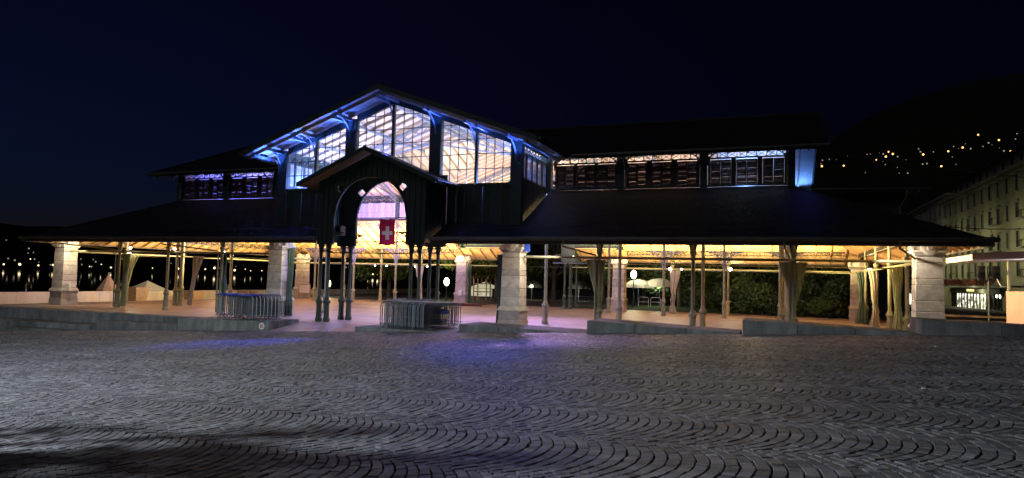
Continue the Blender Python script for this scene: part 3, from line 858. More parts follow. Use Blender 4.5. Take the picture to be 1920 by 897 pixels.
# transept side walls above the aisle roofs
SHL = leaf_mesh(.56, 1.14, 'shutter_lit')
for sx in (-1, 1):
    for fv in (0, 1):
        f = (lambda y: y) if not fv else (lambda y: D - y)
        e = empty('transept_side', (0, 0, 0), hall)
        x = sx * 6.55
        # boards under the sill following the aisle roof
        n = 10; bw = (VC - .34) / n
        for i in range(n):
            a, b = .17 + i * bw + .004, .17 + (i + 1) * bw - .004
            ya, yb = sorted((f(a), f(b)))
            MB().box(x - .03, x + .03, ya, yb, zf(a) - .1, 6.74).build('board', 'green', e)
        ya, yb = sorted((f(.17), f(VC - .16)))
        MB().box(x - .06, x + .06, ya, yb, 6.745, 6.79).build('rail', 'iron_dark', e)
        MB().box(x - .055, x + .055, ya, yb, 7.96, 8.0).build('rail', 'iron_dark', e)
        MB().box(x - .06, x + .06, ya, yb, 8.31, zt(6.6) - .16).build('head_beam', 'iron_dark', e)
        k = 'ts'
        if k not in LG: LG[k] = lattice(yb - ya - .04, .30, 9, 'iron_dark', .03, .03, .025)
        obj('lattice_frieze', LG[k], e, (x, ya + .02, 8.005), math.pi / 2)
        cell = (yb - ya) / 5
        for i in range(5):
            y0 = ya + cell * i
            obj('shutter', SHL, e, (x, y0 + (cell - .56) / 2, 6.80), math.pi / 2)
            MB().box(x - .05, x + .05, y0 - .06 if i else y0, y0 + (cell - .56) / 2 - .004, 6.795, 7.955).build('mullion', 'iron_dark', e)
            if i == 4: MB().box(x - .05, x + .05, y0 + (cell + .56) / 2 + .004, y0 + cell, 6.795, 7.955).build('mullion', 'iron_dark', e)
        MB().box(x - .26, x + .26, min(f(VC - .155), f(VC + .15)), max(f(VC - .155), f(VC + .15)), ZT - .1, 8.62).build('post', 'iron_dark', hall)
# curved eave brackets on the outside of the front gable, lit blue
EB = MB()
_p = arc(0, 0, 1, -math.pi / 2, 0, 10)
EB.tube([(0, -z * 0 - (1 - math.cos(t)) * 1.15, -.95 + .95 * math.sin(t)) for t, z in [(math.pi / 2 * i / 10, 0) for i in range(11)]], .045, 6)
EBm = EB.mesh('eave_bracket', 'iron_light')
for uu in (-6.48, -4.46, -2.36, 0, 2.36, 4.46, 6.48):
    obj('eave_bracket', EBm, hall, (uu, -.17, zt(uu) - .36))
    MB().box(uu - .06, uu + .06, -1.4, -.17, zt(uu) - .42, zt(uu) - .27).build('bracket_arm', 'iron_light', hall)
    for sgn in ((-.45, .45) if abs(uu) > .1 else (-.45, .45)):
        pass

# interior trusses (pale iron, lattice)
def truss(p0, p1, ridge, zc, name='roof_truss'):
    """p0,p1 eave points, ridge point; scissor ties and struts"""
    p0, p1, rd = Vector(p0), Vector(p1), Vector(ridge)
    b = MB()
    mid = Vector(((p0.x + p1.x) / 2, (p0.y + p1.y) / 2, zc))
    up = Vector((0, 0, 1))
    for p in (p0, p1):
        b.bar(p, rd, .10, .12); b.bar(p, mid, .07, .09)
        d = Vector((0, 0, .36))
        q0, q1 = p - d * .9, rd - d * 1.3
        b.bar(q0, q1, .07, .07)
        n = 9
        for i in range(n):
            a0 = p.lerp(rd, i / n); a1 = p.lerp(rd, (i + 1) / n); c0 = q0.lerp(q1, i / n); c1 = q0.lerp(q1, (i + 1) / n)
            b.bar(c0, a1, .03, .04); b.bar(a0, c1, .03, .04)
        m2 = p.lerp(rd, .5); t2 = p.lerp(mid, .5)
        b.bar(m2, t2, .06, .06); b.bar(m2, mid, .06, .06)
    b.bar(rd, mid, .07, .07)
    return b.build(name, 'iron_light', hall)
for u in (10.33, 14.2):
    for sx in (-1, 1): truss((sx * u, VC + .1, 8.25), (sx * u, D - VC - .1, 8.25), (sx * u, VR, zm(VR) - .45), 9.5)
for v in (VC, D - VC): truss((-6.5, v, 8.25), (6.5, v, 8.25), (0, v, zt(0) - .40), 9.4)
for sx in (-1, 1): truss((sx * 6.6, VC + .1, 8.25), (sx * 6.6, D - VC - .1, 8.25), (sx * 6.6, VR, zm(VR) - .45), 9.5)
# blue lit strip along the gable sill, inside
for u0, u1 in ((-6.15, -2.7), (2.7, 6.15)):
    MB().box(u0, u1, .13, .17, 6.50, 6.54).build('strip_light', 'e_blue', hall)

# ------------------------------------------------------------------ rear pavilion glimpsed to the right of the roof
rp = empty('rear_pavilion', (0, 50, 0)); tag(rp, 'dark roofed pavilion behind the right end of the hall', 'building')
MB().prism([(19.0, 1.6, 13.9), (29.3, 1.6, 13.75), (31.4, -2.4, 12.1), (19.0, -2.4, 12.3)], (0, 0, -.16)).build('roof', 'tile', rp)
MB().tube([(19.0, -2.5, 12.2), (31.45, -2.5, 12.0)], .11, 8).build('gutter', 'gutter', rp, True)
MB().tube([(19.5, -1.5, 12.82), (30.2, -1.5, 12.6)], .025, 5).build('snow_guard', 'gutter', rp)
MB().tube([(29.4, -2.5, 11.9), (29.3, -2.2, 11.2), (29.0, -.9, 10.4), (29.0, -.8, 0)], .08, 8).build('downpipe', 'iron', rp, True)
MB().box(18.0, 29.4, -.6, -.4, -.3, 12.0).build('wall', 'green', rp)
for i in range(5): MB().bar((28.2 + i * .55, -2.35, 11.85), (28.2 + i * .55, -.6, 11.85), .1, .18).build('bracket', 'rafter', rp)

# ------------------------------------------------------------------ flags and banner
fg = empty('swiss_flag', (-.06, -.16, 3.68)); fg.name = 'flag'
tag(fg, 'red flag with white cross hanging in the porch arch', 'flag')
fb = MB(); NX, NZ = 10, 10
def fy(x, z): return .025 * math.sin(x * 7 + z * 1.3) + .012 * math.sin(z * 5)
g = []
for s in (0, 1):
    for i in range(NX + 1):
        for k in range(NZ + 1):
            x = -.43 + .86 * i / NX; z = 1.22 * k / NZ; fb.v.append((x, fy(x, z) + s * .004, z + .02 * math.sin(i)))
W1 = NZ + 1; O = (NX + 1) * W1
for i in range(NX):
    for k in range(NZ):
        a = i * W1 + k
        fb.f.append((a, a + W1, a + W1 + 1, a + 1)); fb.f.append((O + a, O + a + 1, O + a + W1 + 1, O + a + W1))
for i in range(NX):
    for k in (0, NZ):
        a = i * W1 + k; fb.f.append((a, O + a, O + a + W1, a + W1))
for k in range(NZ):
    for i in (0, NX):
        a = i * W1 + k; fb.f.append((a, a + 1, O + a + 1, O + a))
fb.build('cloth', 'red', fg, True)
cm = MB()
def cross_piece(x0, x1, z0, z1):
    n = 6
    for sgn, off in ((-1, -.006), (1, .010)):
        o = len(cm.v)
        for i in range(n + 1):
            x = x0 + (x1 - x0) * i / n
            for z in (z0, z1): cm.v.append((x, fy(x, z) + off, z))
        for i in range(n):
            a = o + i * 2; cm.f.append((a, a + 2, a + 3, a + 1) if sgn < 0 else (a, a + 1, a + 3, a + 2))
cross_piece(-.09, .09, .26, .90); cross_piece(-.28, -.0905, .49, .67); cross_piece(.0905, .28, .49, .67)
cm.build('white_cross', 'white', fg)
MB().tube([(-.5, 0, 1.25), (.5, 0, 1.25)], .018, 6).build('pole', 'steel', fg)
bn = MB().prism([(7.02, -.30, 3.42), (7.28, -.30, 3.42), (7.28, -.30, 4.05), (7.02, -.30, 4.05)], (0, .01, 0)).build('banner', 'flagblue'); tag(bn, 'narrow blue banner beside the pillar right of the porch', 'banner')
bx = MB().box(-2.35, -1.75, -1.55, -1.15, 4.05, 4.5).build('floodlight_box', 'black'); tag(bx, 'dark projector box hung inside the left of the porch arch', 'projector')
MB().tube([(-2.05, -1.35, 4.5), (-2.05, -1.35, 4.95)], .03, 6).build('hanger', 'iron_dark', bx)
MB().lathe([(.15, 0), (.17, .05)], 12, (-2.05, -1.62, 4.27), 'y').build('lens', 'winglass', bx)

# ------------------------------------------------------------------ curtains tied to the columns
def curtain(u, v, m, label, top=3.12, w=.55, tie=1.45, lean=0.0, bot=.08, rz=0, flare=.2, seed=0, z_tie=.11):
    rr = random.Random(seed)
    b = MB(); n = 56; prof = []
    ph = [rr.uniform(0, 6.28) for _ in range(4)]; asy = rr.uniform(-.45, .45)
    zs = np.linspace(bot, top, 16)
    for zi, z in enumerate(zs):
        if z > tie: t = (z - tie) / (top - tie); hw = z_tie + (w - z_tie) * t ** 1.25
        else: t = (tie - z) / (tie - bot); hw = z_tie + (flare - z_tie) * t ** .9
        th = .05 + .09 * (1 - abs(z - tie) / max(top - tie, tie - bot)) ** 1 * .6
        cx = lean * (z - bot) / (top - bot) + asy * max(0, (z - tie) / (top - tie)) * w
        for j in range(n):
            a = 2 * math.pi * j / n
            pl = 1 + .45 * math.sin(9 * a + ph[0] + z * .6) + .22 * math.sin(14 * a + ph[1] + z * 1.3)
            b.v.append((cx + hw * math.cos(a) * (1 + .06 * math.sin(9 * a + z * 3)) + .02 * math.sin(z * 4 + ph[2]), th * math.sin(a) * pl + .03 * math.sin(hw * 14 * math.cos(a) + ph[3]), z + .02 * math.sin(3 * a + ph[2])))
    for i in range(len(zs) - 1):
        for j in range(n):
            x = i * n + j; y = i * n + (j + 1) % n; b.f.append((x, y, y + n, x + n))
    b.f.append(tuple(reversed(range(n)))); b.f.append(tuple((len(zs) - 1) * n + j for j in range(n)))
    o = b.build('curtain', m, None, True, (u, v, 0)); o.rotation_euler = (0, 0, rz)
    tag(o, label, 'curtain', 'gathered canvas curtains')
    tz = MB().lathe([(z_tie + .03, tie - .03), (z_tie + .035, tie), (z_tie + .03, tie + .03)], 12).build('tie_band', m, o); tz.scale = (1, .8, 1); tz.location = (lean * .45, 0, 0)
    return o
curtain(-17.6, .12, 'canvas_g', 'olive curtain knotted at mid height on the first column right of the left corner pillar', w=.33, lean=.1, seed=1, flare=.24)
curtain(-22.2, VC - .15, 'canvas_g', 'pale olive curtain hanging under the glaring floodlight at the left', w=.62, lean=.28, seed=2, flare=.26, tie=1.1)
curtain(-16.9, VC + .1, 'canvas_w', 'cream curtain swept to the right of the double column at the left', w=.42, lean=.55, seed=3, tie=1.3)
curtain(-10.25, .1, 'canvas_d', 'dark bundled curtain on the column beside the left barrier stack', w=.22, tie=1.5, seed=4, flare=.2)
curtain(-5.78, -.05, 'canvas_d', 'dark green curtain bundled against the pillar left of the porch', w=.2, tie=1.3, seed=5, top=3.5, flare=.2)
curtain(-10.33, D, 'canvas_w', 'white curtain at the back of the hall behind the right porch columns', w=.42, tie=1.2, seed=6, flare=.25)
curtain(5.75, .1, 'canvas_d', 'dark curtain along the left edge of the pillar right of the porch', w=.14, tie=1.5, seed=7, flare=.13, top=3.3)
curtain(-5.75, D - .1, 'canvas_d', 'grey green curtain beside the rear pillar seen right of the porch', w=.16, tie=1.5, seed=8, flare=.15, top=3.3)
curtain(10.33, .05, 'canvas_g', 'olive curtain drawn into a V on the first column right of the central pillar', w=.42, tie=1.1, seed=9, flare=.12)
curtain(10.4, D - .1, 'canvas_w', 'white knotted curtain hanging at the back under a spotlight', w=.40, tie=.75, seed=10, flare=.26)
curtain(17.95, .05, 'canvas_g', 'olive curtain drawn into a V on the column left of the right corner pillar', w=.50, tie=1.3, seed=11, flare=.15)
curtain(W_ - .25, D - VC - .4, 'canvas_d', 'dark green curtain beside the rear corner pillar at the right', w=.22, tie=1.5, seed=12, flare=.35)
curtain(W_ - .1, 13.0, 'canvas_w', 'beige twisted curtain on a side column at the right', w=.24, tie=1.2, seed=13, flare=.25)
curtain(W_ - .3, 4.3, 'canvas_g', 'olive yellow curtain just left of the right corner pillar', w=.24, tie=1.4, seed=14, flare=.3)

# ------------------------------------------------------------------ crowd barriers
def barrier_meshes():
    Wd, H = 2.2, 1.08
    fr = MB(); r = .02
    pts = [(-Wd / 2, 0, .14), (-Wd / 2, 0, H - .18)] + [(-Wd / 2 + .18 - .18 * math.cos(t), 0, H - .18 + .18 * math.sin(t)) for t in (.5, 1.0, 1.57)] + \
          [(Wd / 2 - .18 + .18 * math.sin(t), 0, H - .18 + .18 * math.cos(t)) for t in (0, .57, 1.07)] + [(Wd / 2, 0, H - .18), (Wd / 2, 0, .14)]
    fr.tube(pts, r, 6); fr.tube([(-Wd / 2, 0, .2), (Wd / 2, 0, .2)], r * .8, 6)
    bars = MB()
    for i in range(1, 18): bars.tube([(-Wd / 2 + Wd * i / 18, 0, .2), (-Wd / 2 + Wd * i / 18, 0, H)], .009, 4, False)
    ft = MB(); ft.tube([(0, -.28, .015), (0, -.2, .05), (0, -.06, .16), (0, .06, .16), (0, .2, .05), (0, .28, .015)], .016, 5)
    hk = MB(); hk.tube([(0, 0, .3), (.09, 0, .3)], .012, 4); hk.tube([(0, 0, .86), (.09, 0, .86)], .012, 4)
    return fr.mesh('frame', 'steel', True), bars.mesh('bars', 'steel_d'), ft.mesh('foot', 'steel_d', True), hk.mesh('hook', 'steel_d'), MB().box(-.28, .28, -.006, .006, .42, .62).mesh('plate', 'white'), MB().box(-.28, .28, -.007, .007, .62, .78).mesh('plate', 'blue_plastic')
BM = barrier_meshes()
def barrier(u, v, z, rz, label, group, plates=False):
    e = empty('crowd_barrier', (u, v, z), None, rz); tag(e, label, 'barrier', group)
    obj('frame', BM[0], e); obj('bars', BM[1], e)
    for s in (-1, 1): obj('foot', BM[2], e, (s * .8, 0, 0))
    obj('hook', BM[3], e, (1.1, 0, 0))
    if plates: obj('plate', BM[4], e, (.35, -.012, 0)); obj('plate', BM[5], e, (.35, -.012, 0))
    return e
# right stack: barriers standing in a row, packed along u, each turned almost across the kerb
ang = R(90 - 14)
nb = 26
for i in range(nb):
    t = i / (nb - 1)
    lab = 'galvanised crowd barrier packed inside the larger stack right of the porch'
    if i == 0: lab = 'leftmost galvanised crowd barrier of the larger stack right of the porch'
    if i == nb - 1: lab = 'rightmost galvanised crowd barrier of the larger stack right of the porch'
    barrier(2.85 + 1.95 * t, -3.62 + .0 * t, .11 - .02 * t, ang + random.uniform(-.03, .03), lab, 'crowd barriers in the larger stack', plates=(i in (16, 18, 20, 23)))
# left stack: barriers lying parallel to the kerb, one behind another
for i in range(9):
    lab = 'galvanised crowd barrier packed inside the smaller stack left of the porch'
    if i == 0: lab = 'front crowd barrier of the smaller stack left of the porch'
    if i == 8: lab = 'rearmost crowd barrier of the smaller stack left of the porch'
    barrier(-5.2 + .10 * i, -4.35 + .12 * i, .10, R(-4) + random.uniform(-.015, .015), lab, 'crowd barriers in the smaller stack')
for i in range(5):
    barrier(-5.2 + .08 * i, -3.2 + .01 * i, .11, R(68), 'galvanised crowd barrier turned crosswise behind the smaller stack', 'crosswise crowd barriers by the left pillar')
bs = MB(); n = 10
for i in range(n + 1):
    for yv, zz in ((-4.45, 1.17), (-4.2, 1.235), (-3.6, 1.24), (-3.2, 1.18)):
        bs.v.append((-6.3 + 2.25 * i / n + (.17 if yv > -4 else 0), yv, zz + .015 * math.sin(i * 1.7 + yv * 3)))
for i in range(n):
    for k in range(3): a = i * 4 + k; bs.f.append((a, a + 4, a + 5, a + 1))
bso = bs.build('tarpaulin', 'blue_plastic', None, True); tag(bso, 'blue sheet laid over the smaller stack of barriers', 'tarpaulin')
_s = bso.modifiers.new('t', 'SOLIDIFY'); _s.thickness = .01
# transport rack in front of the right stack
rk = empty('barrier_rack', (3.35, -4.50, .12), None, R(-4)); tag(rk, 'pale steel transport rack standing in front of the larger barrier stack', 'rack')
for s in (-.62, .62): MB().tube([(s, 0, 0), (s, 0, 1.16)], .028, 8).build('upright', 'steel', rk, True)
for z in (.2, .48, .92, 1.14): MB().tube([(-.6, 0, z), (.6, 0, z)], .024, 8).build('rail', 'steel', rk, True)
for s in (-.62, .62): MB().tube([(s, 0, 1.14), (s, 1.3, 1.14)], .022, 6).build('arm', 'steel_d', rk, True)
MB().tube([(-.6, 1.3, 1.15), (.85, 1.3, 1.15)], .022, 6).build('rail', 'steel_d', rk, True)

# ------------------------------------------------------------------ lamps
WARM = (1.0, 0.72, 0.36); GOLD = (1.0, 0.72, 0.31); PALE = (1.0, 0.82, 0.64); BLUE = (0.10, 0.22, 1.0); MAG = (0.95, 0.45, 1.0)
def flood(u, v, z, label, big=True, aim=(0, -1, -.2), energy=60, col=(1.0, .88, .6)):
    e = empty('floodlight', (u, v, z)); tag(e, label, 'lamp', 'floodlights on the columns')
    r = .11 if big else .075
    d = Vector(aim).normalized()
    h = MB(); h.tube([-d * r * 1.2, (0, 0, 0)], [r * .7, r], 12); h.build('housing', 'black', e, True)
    l = MB(); l.tube([d * .004, d * .03], [r * .93, r * .9], 12); l.build('lens', 'e_flood' if big else 'e_small', e, True)
    MB().tube([(0, 0, 0), (0, 0, .2)], .02, 6).build('stem', 'black', e)
    if energy: light('floodlight_beam', 'SPOT', (u + d.x * .06, v + d.y * .06, z + d.z * .06), energy, col, .08, (u + d.x, v + d.y, z + d.z), 150, .5)
    return e
flood(-21.75, 3.7, 3.28, 'glaring floodlight above the pale olive curtain at the left', True, (.85, -.5, -.12), 90)
flood(-14.0, 3.8, 3.38, 'glaring floodlight on the inner column left of the left barrier stack', True, (.75, -.6, -.12), 90)
flood(14.35, D - .15, 3.25, 'bright floodlight on a rear column in the right wing', True, (.1, -1, -.2), 60)
flood(22.6, D - VC - .2, 3.3, 'bright floodlight between dark curtains by the rear right corner', True, (-.2, -1, -.2), 120)
flood(-17.0, -.1, 3.42, 'small spotlight left of the glaring floodlight on the left front column', False, (.5, -.8, .1), 40)
flood(-13.7, -.05, 3.4, 'small spotlight on the slim front column left of the double column', False, (.6, -.8, .1), 40)
flood(-14.75, D - .1, 3.05, 'left spotlight of the pair on the slim rear column seen through the porch', False, (-.3, -1, -.3), 60)
flood(-13.6, D - .1, 3.05, 'right spotlight of the pair on the slim rear column seen through the porch', False, (.3, -1, -.3), 60)
flood(-10.85, D - .1, 3.05, 'left spotlight above the white rear curtain seen through the porch', False, (-.3, -1, -.3), 60)
flood(-9.7, D - .1, 3.05, 'right spotlight above the white rear curtain seen through the porch', False, (.3, -1, -.3), 60)
flood(10.2, D - .2, 3.2, 'spotlight shining above the white knotted curtain in the right wing', True, (.1, -1, -.3), 60)
flood(11.0, D - .2, 3.2, 'small spotlight right of the white knotted curtain', False, (.3, -1, -.3), 40)
flood(8.0, VC, 3.35, 'small spotlight beside the V shaped curtain right of the central pillar', False, (.4, -1, .1), 40)
flood(5.9, .3, 4.1, 'small spotlight tucked under the eave by the pillar right of the porch', False, (.3, -.9, -.2), 30)
flood(22.6, -.55, 4.05, 'square spotlight on top of the right corner pillar', False, (-.5, .6, .5), 90)
flood(-22.2, -.65, 3.95, 'small spotlight between the scrolls of the left corner pillar', False, (.3, -.9, -.1), 40)

# indoor lighting: warm uplights in the aisles and the hall
for sx in (-1, 1):
    for u in (8.4, 12.3, 16.1):
        light('aisle_uplight', 'SPOT', (sx * u, D - VC + .4, 3.35), 5600 if sx > 0 else 6000, GOLD, .12, (sx * u, D - 1.4, 6.0), 124, .8)
        light('aisle_uplight', 'SPOT', (sx * u, VC - .4, 3.35), 320, GOLD, .12, (sx * u, .6, 5.2), 140, .8)
    for v in (2.0, D - 2.0): light('aisle_uplight', 'SPOT', (sx * 19.3, v, 3.3), 1500, GOLD, .12, (sx * 20.6, v + (1.0 if v > 5 else -1.0), 5.0), 140, .8)
    light('aisle_uplight', 'SPOT', (sx * 4.6, D - 3.2, 3.4), 1500, GOLD, .12, (sx * 4.8, D - .9, 5.6), 120, .8)
    for v in (6.4, 11, 15.5):
        light('aisle_uplight', 'SPOT', (sx * (UC + .4), v, 3.35), 4200, GOLD, .12, (sx * (W_ - .3), v, 5.4), 140, .8)
    for u, en in ((9.5, 950 if sx > 0 else 800), (13.0, 600 if sx > 0 else 300)):
        light('hall_uplight', 'SPOT', (sx * u, VR, 6.3), en, PALE, .3, (sx * u, VR, 12), 165, .6)
for v, en in ((2.4, 1050), (VR, 1600), (D - 3, 1300)):
    for sx in (-1, 1): light('hall_uplight', 'SPOT', (sx * 3.3, v, 6.4), en, PALE, .3, (sx * 3.0, v + .3, 12), 160, .6)
light('blue_wash', 'SPOT', (-12.5, 10.5, 6.6), 12000, (.10, .14, 1), .2, (-17.9, 9.5, 7.8), 80, .7)
# warm general light on the floor, magenta in the crossing, blue in the right of the hall
light('floor_wash', 'SPOT', (3.5, 10.0, 7.8), 6500, (.66, .38, 1.0), .3, (5.2, 3.6, 0), 100, 1.0)
light('floor_wash', 'SPOT', (-5, 10.0, 7.8), 1000, (.95, .55, .55), .3, (-5, 5, 0), 110, 1.0)
for u, en in ((-19, 110), (-12.3, 170), (12.3, 50), (19.5, 110)):
    light('floor_wash', 'SPOT', (u, 2.1, 3.9), en, (1.0, .50, .17), .2, (u, 1.6, 0), 140, .9)
light('blue_wash', 'SPOT', (15.8, 9.5, 6.2), 1800, (.2, .45, 1), .2, (16.5, 3.8, 9.0), 62, .6)
light('blue_wash', 'SPOT', (-13.5, 9.5, 6.3), 5000, (.16, .16, 1), .2, (-13.0, 16, 9.6), 120, .8)
light('blue_wash', 'SPOT', (16.0, 10.0, 6.3), 4200, (.12, .35, 1), .2, (16.4, 16, 9.6), 80, .7)
light('blue_wash', 'POINT', (-4.4, .7, 6.7), 700, (.14, .26, 1), .1); light('blue_wash', 'POINT', (4.4, .7, 6.7), 600, (.14, .26, 1), .1)
light('blue_wash', 'POINT', (-5.2, 3.0, 6.9), 900, (.2, .3, 1), .1); light('blue_wash', 'POINT', (5.2, 3.0, 6.9), 700, (.2, .35, 1), .1); light('blue_wash', 'POINT', (0, 3.4, 7.0), 600, (.25, .35, 1), .1)
light('blue_wash', 'POINT', (-6.0, 1.2, 7.2), 130, BLUE, .1); light('blue_wash', 'POINT', (6.0, 1.2, 7.2), 130, BLUE, .1)
for u, en in ((-12, 4500), (0, 2500), (12, 1200)): light('clerestory_wash', 'SPOT', (u * .7, VR - 1, 6.6), en, (1, .62, .72), .2, (u, D - VC, 7.2), 100, .9)
for u, en in ((-20.6, 260), (-4.4, 150), (8.4, 300), (20.9, 260)): light('eave_lamp', 'SPOT', (u, -.9, 3.7), en, (1, .83, .64), .08, (u + (1.6 if u == 20.9 else -1.6), .1, 1.6), 120, .6)
for u, en in ((14.4, 320), (18.5, 220), (10.4, 110)): light('garden_spill', 'SPOT', (u, D + .5, 3.3), en, (1, .92, .6), .1, (u + .6, 33, 3.6), 110, .9)
light('corner_spot', 'SPOT', (23.6, -.7, 3.6), 60, (1, .75, .68), .06, (28.8, 5.5, 2.9), 55, .9)
light('flag_fill', 'SPOT', (.9, -1.2, 3.1), 30, (1, .75, .9), .05, (0, -.1, 4.3), 70, .6)  # added fill spot brightening the flag, no fixture behind it
# blue eave lights outside, washing the gable soffit and the square
for u, en in ((-6.9, 420), (-4.9, 330), (-2.6, 220), (2.6, 90), (4.9, 120), (6.9, 220)):
    light('eave_spot', 'SPOT', (u, -.75, zt(u) - 1.0), en, (.05, .13, 1), .05, (u + (.3 if u < 0 else -.3), -.8, zt(u) + .5), 150, .7)
light('eave_spot', 'SPOT', (7.2, 1.6, 7.6), 24, BLUE, .05, (7.3, 1.4, 9), 150, .7)
for tgt, en, an in (((.58, -9.9, -.11), 11500, 26), ((9.56, -10.6, .3), 2600, 26), ((11.8, -8.35, .4), 1800, 26), ((13.2, -18.2, .45), 800, 26)):
    light('blue_projector', 'SPOT', (tgt[0] * .4 + 1.0, -1.6, 7.9 if tgt[0] > 1 else 8.6), en, (.05, .08, 1.0), .05, tgt, an, 1.0)
light('roof_wash', 'SPOT', (18.6, 3.4, 7.5), 8, (.06, .1, 1.0), .05, (17.2, 1.0, 5), 120, .8)
light('end_soffit_wash', 'SPOT', (18.7, 17.6, 7.6), 300, (.10, .28, 1.0), .05, (18.7, 14.5, 10), 150, .8)

# ------------------------------------------------------------------ lake side: parapet, tent, planters
pw = empty('parapet_wall', (-30, 0, 0)); tag(pw, 'low pale concrete wall along the lake quay', 'wall')
v = -22.0
while v < 60:
    ln = 3.0
    MB().block(-.25, .25, v, v + ln - .012, -1.2, .50 - .001 * v, .02).build('wall_block', 'parapet', pw); v += ln
tn = empty('quay_tent', (-36, 17.4, 0)); tag(tn, 'pale lilac tent roof peeking over the quay wall', 'tent')
tb = MB(); tb.add([(0, 0, 1.2), (-1.6, -1.75, .05), (1.6, -1.75, .05), (1.6, 1.75, .05), (-1.6, 1.75, .05)], [(0, 1, 2), (0, 2, 3), (0, 3, 4), (0, 4, 1), (4, 3, 2, 1)]); tb.build('roof_cloth', 'tent', tn)
for a in (-1.5, 1.5):
    for c_ in (-1.65, 1.65): MB().tube([(a, c_, -4), (a, c_, .1)], .04, 6).build('pole', 'steel', tn)
for (u, v, h, lab) in ((-28.6, 10.2, 1.25, 'tapered timber planter left of the olive curtains by the quay wall'), (-27.5, 14.6, .95, 'tapered timber planter box by the quay wall behind the double column'), (-27.3, 20.5, .9, 'timber planter box by the quay wall behind the left barrier stack')):
    pl = empty('planter', (u, v, -.45)); tag(pl, lab, 'planter', 'planters on the quay')
    MB().frust(0, 0, 0, h, .42, .42, .62, .62).build('tub', 'wood', pl)
    MB().frust(0, 0, h, h + .05, .64, .64, .64, .64).build('rim', 'wood', pl)
us_ = empty('folded_parasol', (-30.9, 9.5, 0)); tag(us_, 'brown folded canvas cover slumped over the quay wall', 'canvas')
MB().lathe([(.9, .0), (.8, .6), (.45, 1.1), (.12, 1.6), (.02, 1.75)], 9).build('cover', 'wood', us_)
MB().tube([(0, 0, -1), (0, 0, 1.9)], .03, 6).build('pole', 'steel', us_)
light('quay_lamp', 'POINT', (-27.0, 3, 3.0), 60, (1, .62, .5), .2)
light('quay_lamp', 'POINT', (-26.5, 16, 3.0), 90, (1, .75, .45), .2)

# notice box and electric boxes
for (pu, pv, off, lab) in ((-W_, 0, (.62, -.2, .85), 'small pale electric box on the left corner pillar'), (-C, D, (.1, -.62, .75), 'white electric box on the rear pillar right of the porch columns')):
    b = MB().block(-.16, .16, -.07, .07, 0, .42, .01).build('electric_box', 'white', None, False, (pu + off[0], pv + off[1], off[2])); tag(b, lab, 'electric box')
nbx = empty('notice_frame', (-W_ + 1.0, D - .9, .35)); tag(nbx, 'pale notice board frame at the foot of the rear left pillar', 'notice board')
MB().box(-.55, .55, -.03, .03, .15, .85).build('board', 'white', nbx)
for a, b, c_, d in ((-.6, .6, .85, .9), (-.6, .6, .1, .15)): MB().box(a, b, -.045, .045, c_, d).build('frame', 'wood', nbx)
for a in (-.6, .55): MB().box(a, a + .05, -.045, .045, -.34, .85).build('leg', 'wood', nbx)
sg = empty('stage', (-5.6, D - 1.6, 0)); tag(sg, 'low dark red timber stage in front of the rear pillar', 'stage')
for i in range(9): MB().box(-1.9 + i * .43, -1.9 + i * .43 + .42, -.8, .8, .13, .18).build('board', 'redwood', sg)
MB().box(-1.9, 1.96, -.8, -.75, .004, .129).build('edge', 'redwood', sg)

# ------------------------------------------------------------------ park behind the hall: trees, shrubs, lamps, parasols
def leaves(b, c, rad, n, size, rr, hollow=.45):
    for _ in range(n):
        while True:
            p = Vector((rr.uniform(-1, 1), rr.uniform(-1, 1), rr.uniform(-1, 1)))
            if hollow < p.length < 1: break
        p = Vector((p.x * rad[0], p.y * rad[1], p.z * rad[2])) + Vector(c)
        n1 = Vector((rr.gauss(0, 1), rr.gauss(0, 1), rr.gauss(0, 1) + .4)).normalized()
        a = n1.orthogonal().normalized(); q = n1.cross(a); t = rr.uniform(0, 6.28)
        a, q = a * math.cos(t) + q * math.sin(t), q * math.cos(t) - a * math.sin(t)
        s = size * rr.uniform(.6, 1.4); o = len(b.v)
        b.v += [tuple(p - a * s), tuple(p + q * s * .45), tuple(p + a * s), tuple(p - q * s * .45)]
        b.f.append((o, o + 1, o + 2, o + 3))
def tree(u, v, h, cr_, label, m='leaf', seed=0, low=.3, z0=-.15, lean=.3, n=5200, leaf=.17, clump=1.0):
    rr = random.Random(seed)
    e = empty('tree', (u, v, z0)); tag(e, label, 'tree', 'park trees behind the hall')
    t = MB(); top = Vector((rr.uniform(-lean, lean), rr.uniform(-lean, lean), h * .55))
    t.tube([(0, 0, 0), (top.x * .2, top.y * .3, h * .2), (top.x * .7, top.y * .6, h * .4), tuple(top)], [.26, .2, .16, .11], 8)
    cl = []
    for i in range(11):
        a = rr.uniform(0, 6.28); rad = rr.uniform(.25, .8) * cr_
        q = Vector((top.x + math.cos(a) * rad, top.y + math.sin(a) * rad, h * rr.uniform(low, .88)))
        s = Vector((top.x * .6, top.y * .6, h * rr.uniform(.25, .5)))
        mid = s.lerp(q, .5) + Vector((0, 0, .3))
        t.tube([tuple(s), tuple(mid), tuple(q)], [.08, .05, .02], 5); cl.append(q)
    t.build('trunk', 'bark', e, True)
    b = MB()
    for q in cl: leaves(b, q, (cr_ * rr.uniform(.3, .5) * clump, cr_ * rr.uniform(.3, .5) * clump, h * rr.uniform(.09, .17) * clump), n // len(cl), leaf, rr, .1)
    b.build('crown', m, e)
    return e
tree(-22, 36, 8, 4.2, 'dark leafy tree left of the round globe lamp seen through the porch', 'leaf2', 1, .32)
tree(-27, 44, 8, 4.0, 'dark tree by the lake behind the left porch columns', 'leaf', 2, .3)
tree(-13.5, 38, 9, 4.5, 'lamp lit tree beside the globe lamp right of the porch', 'leaf2', 3, .25)
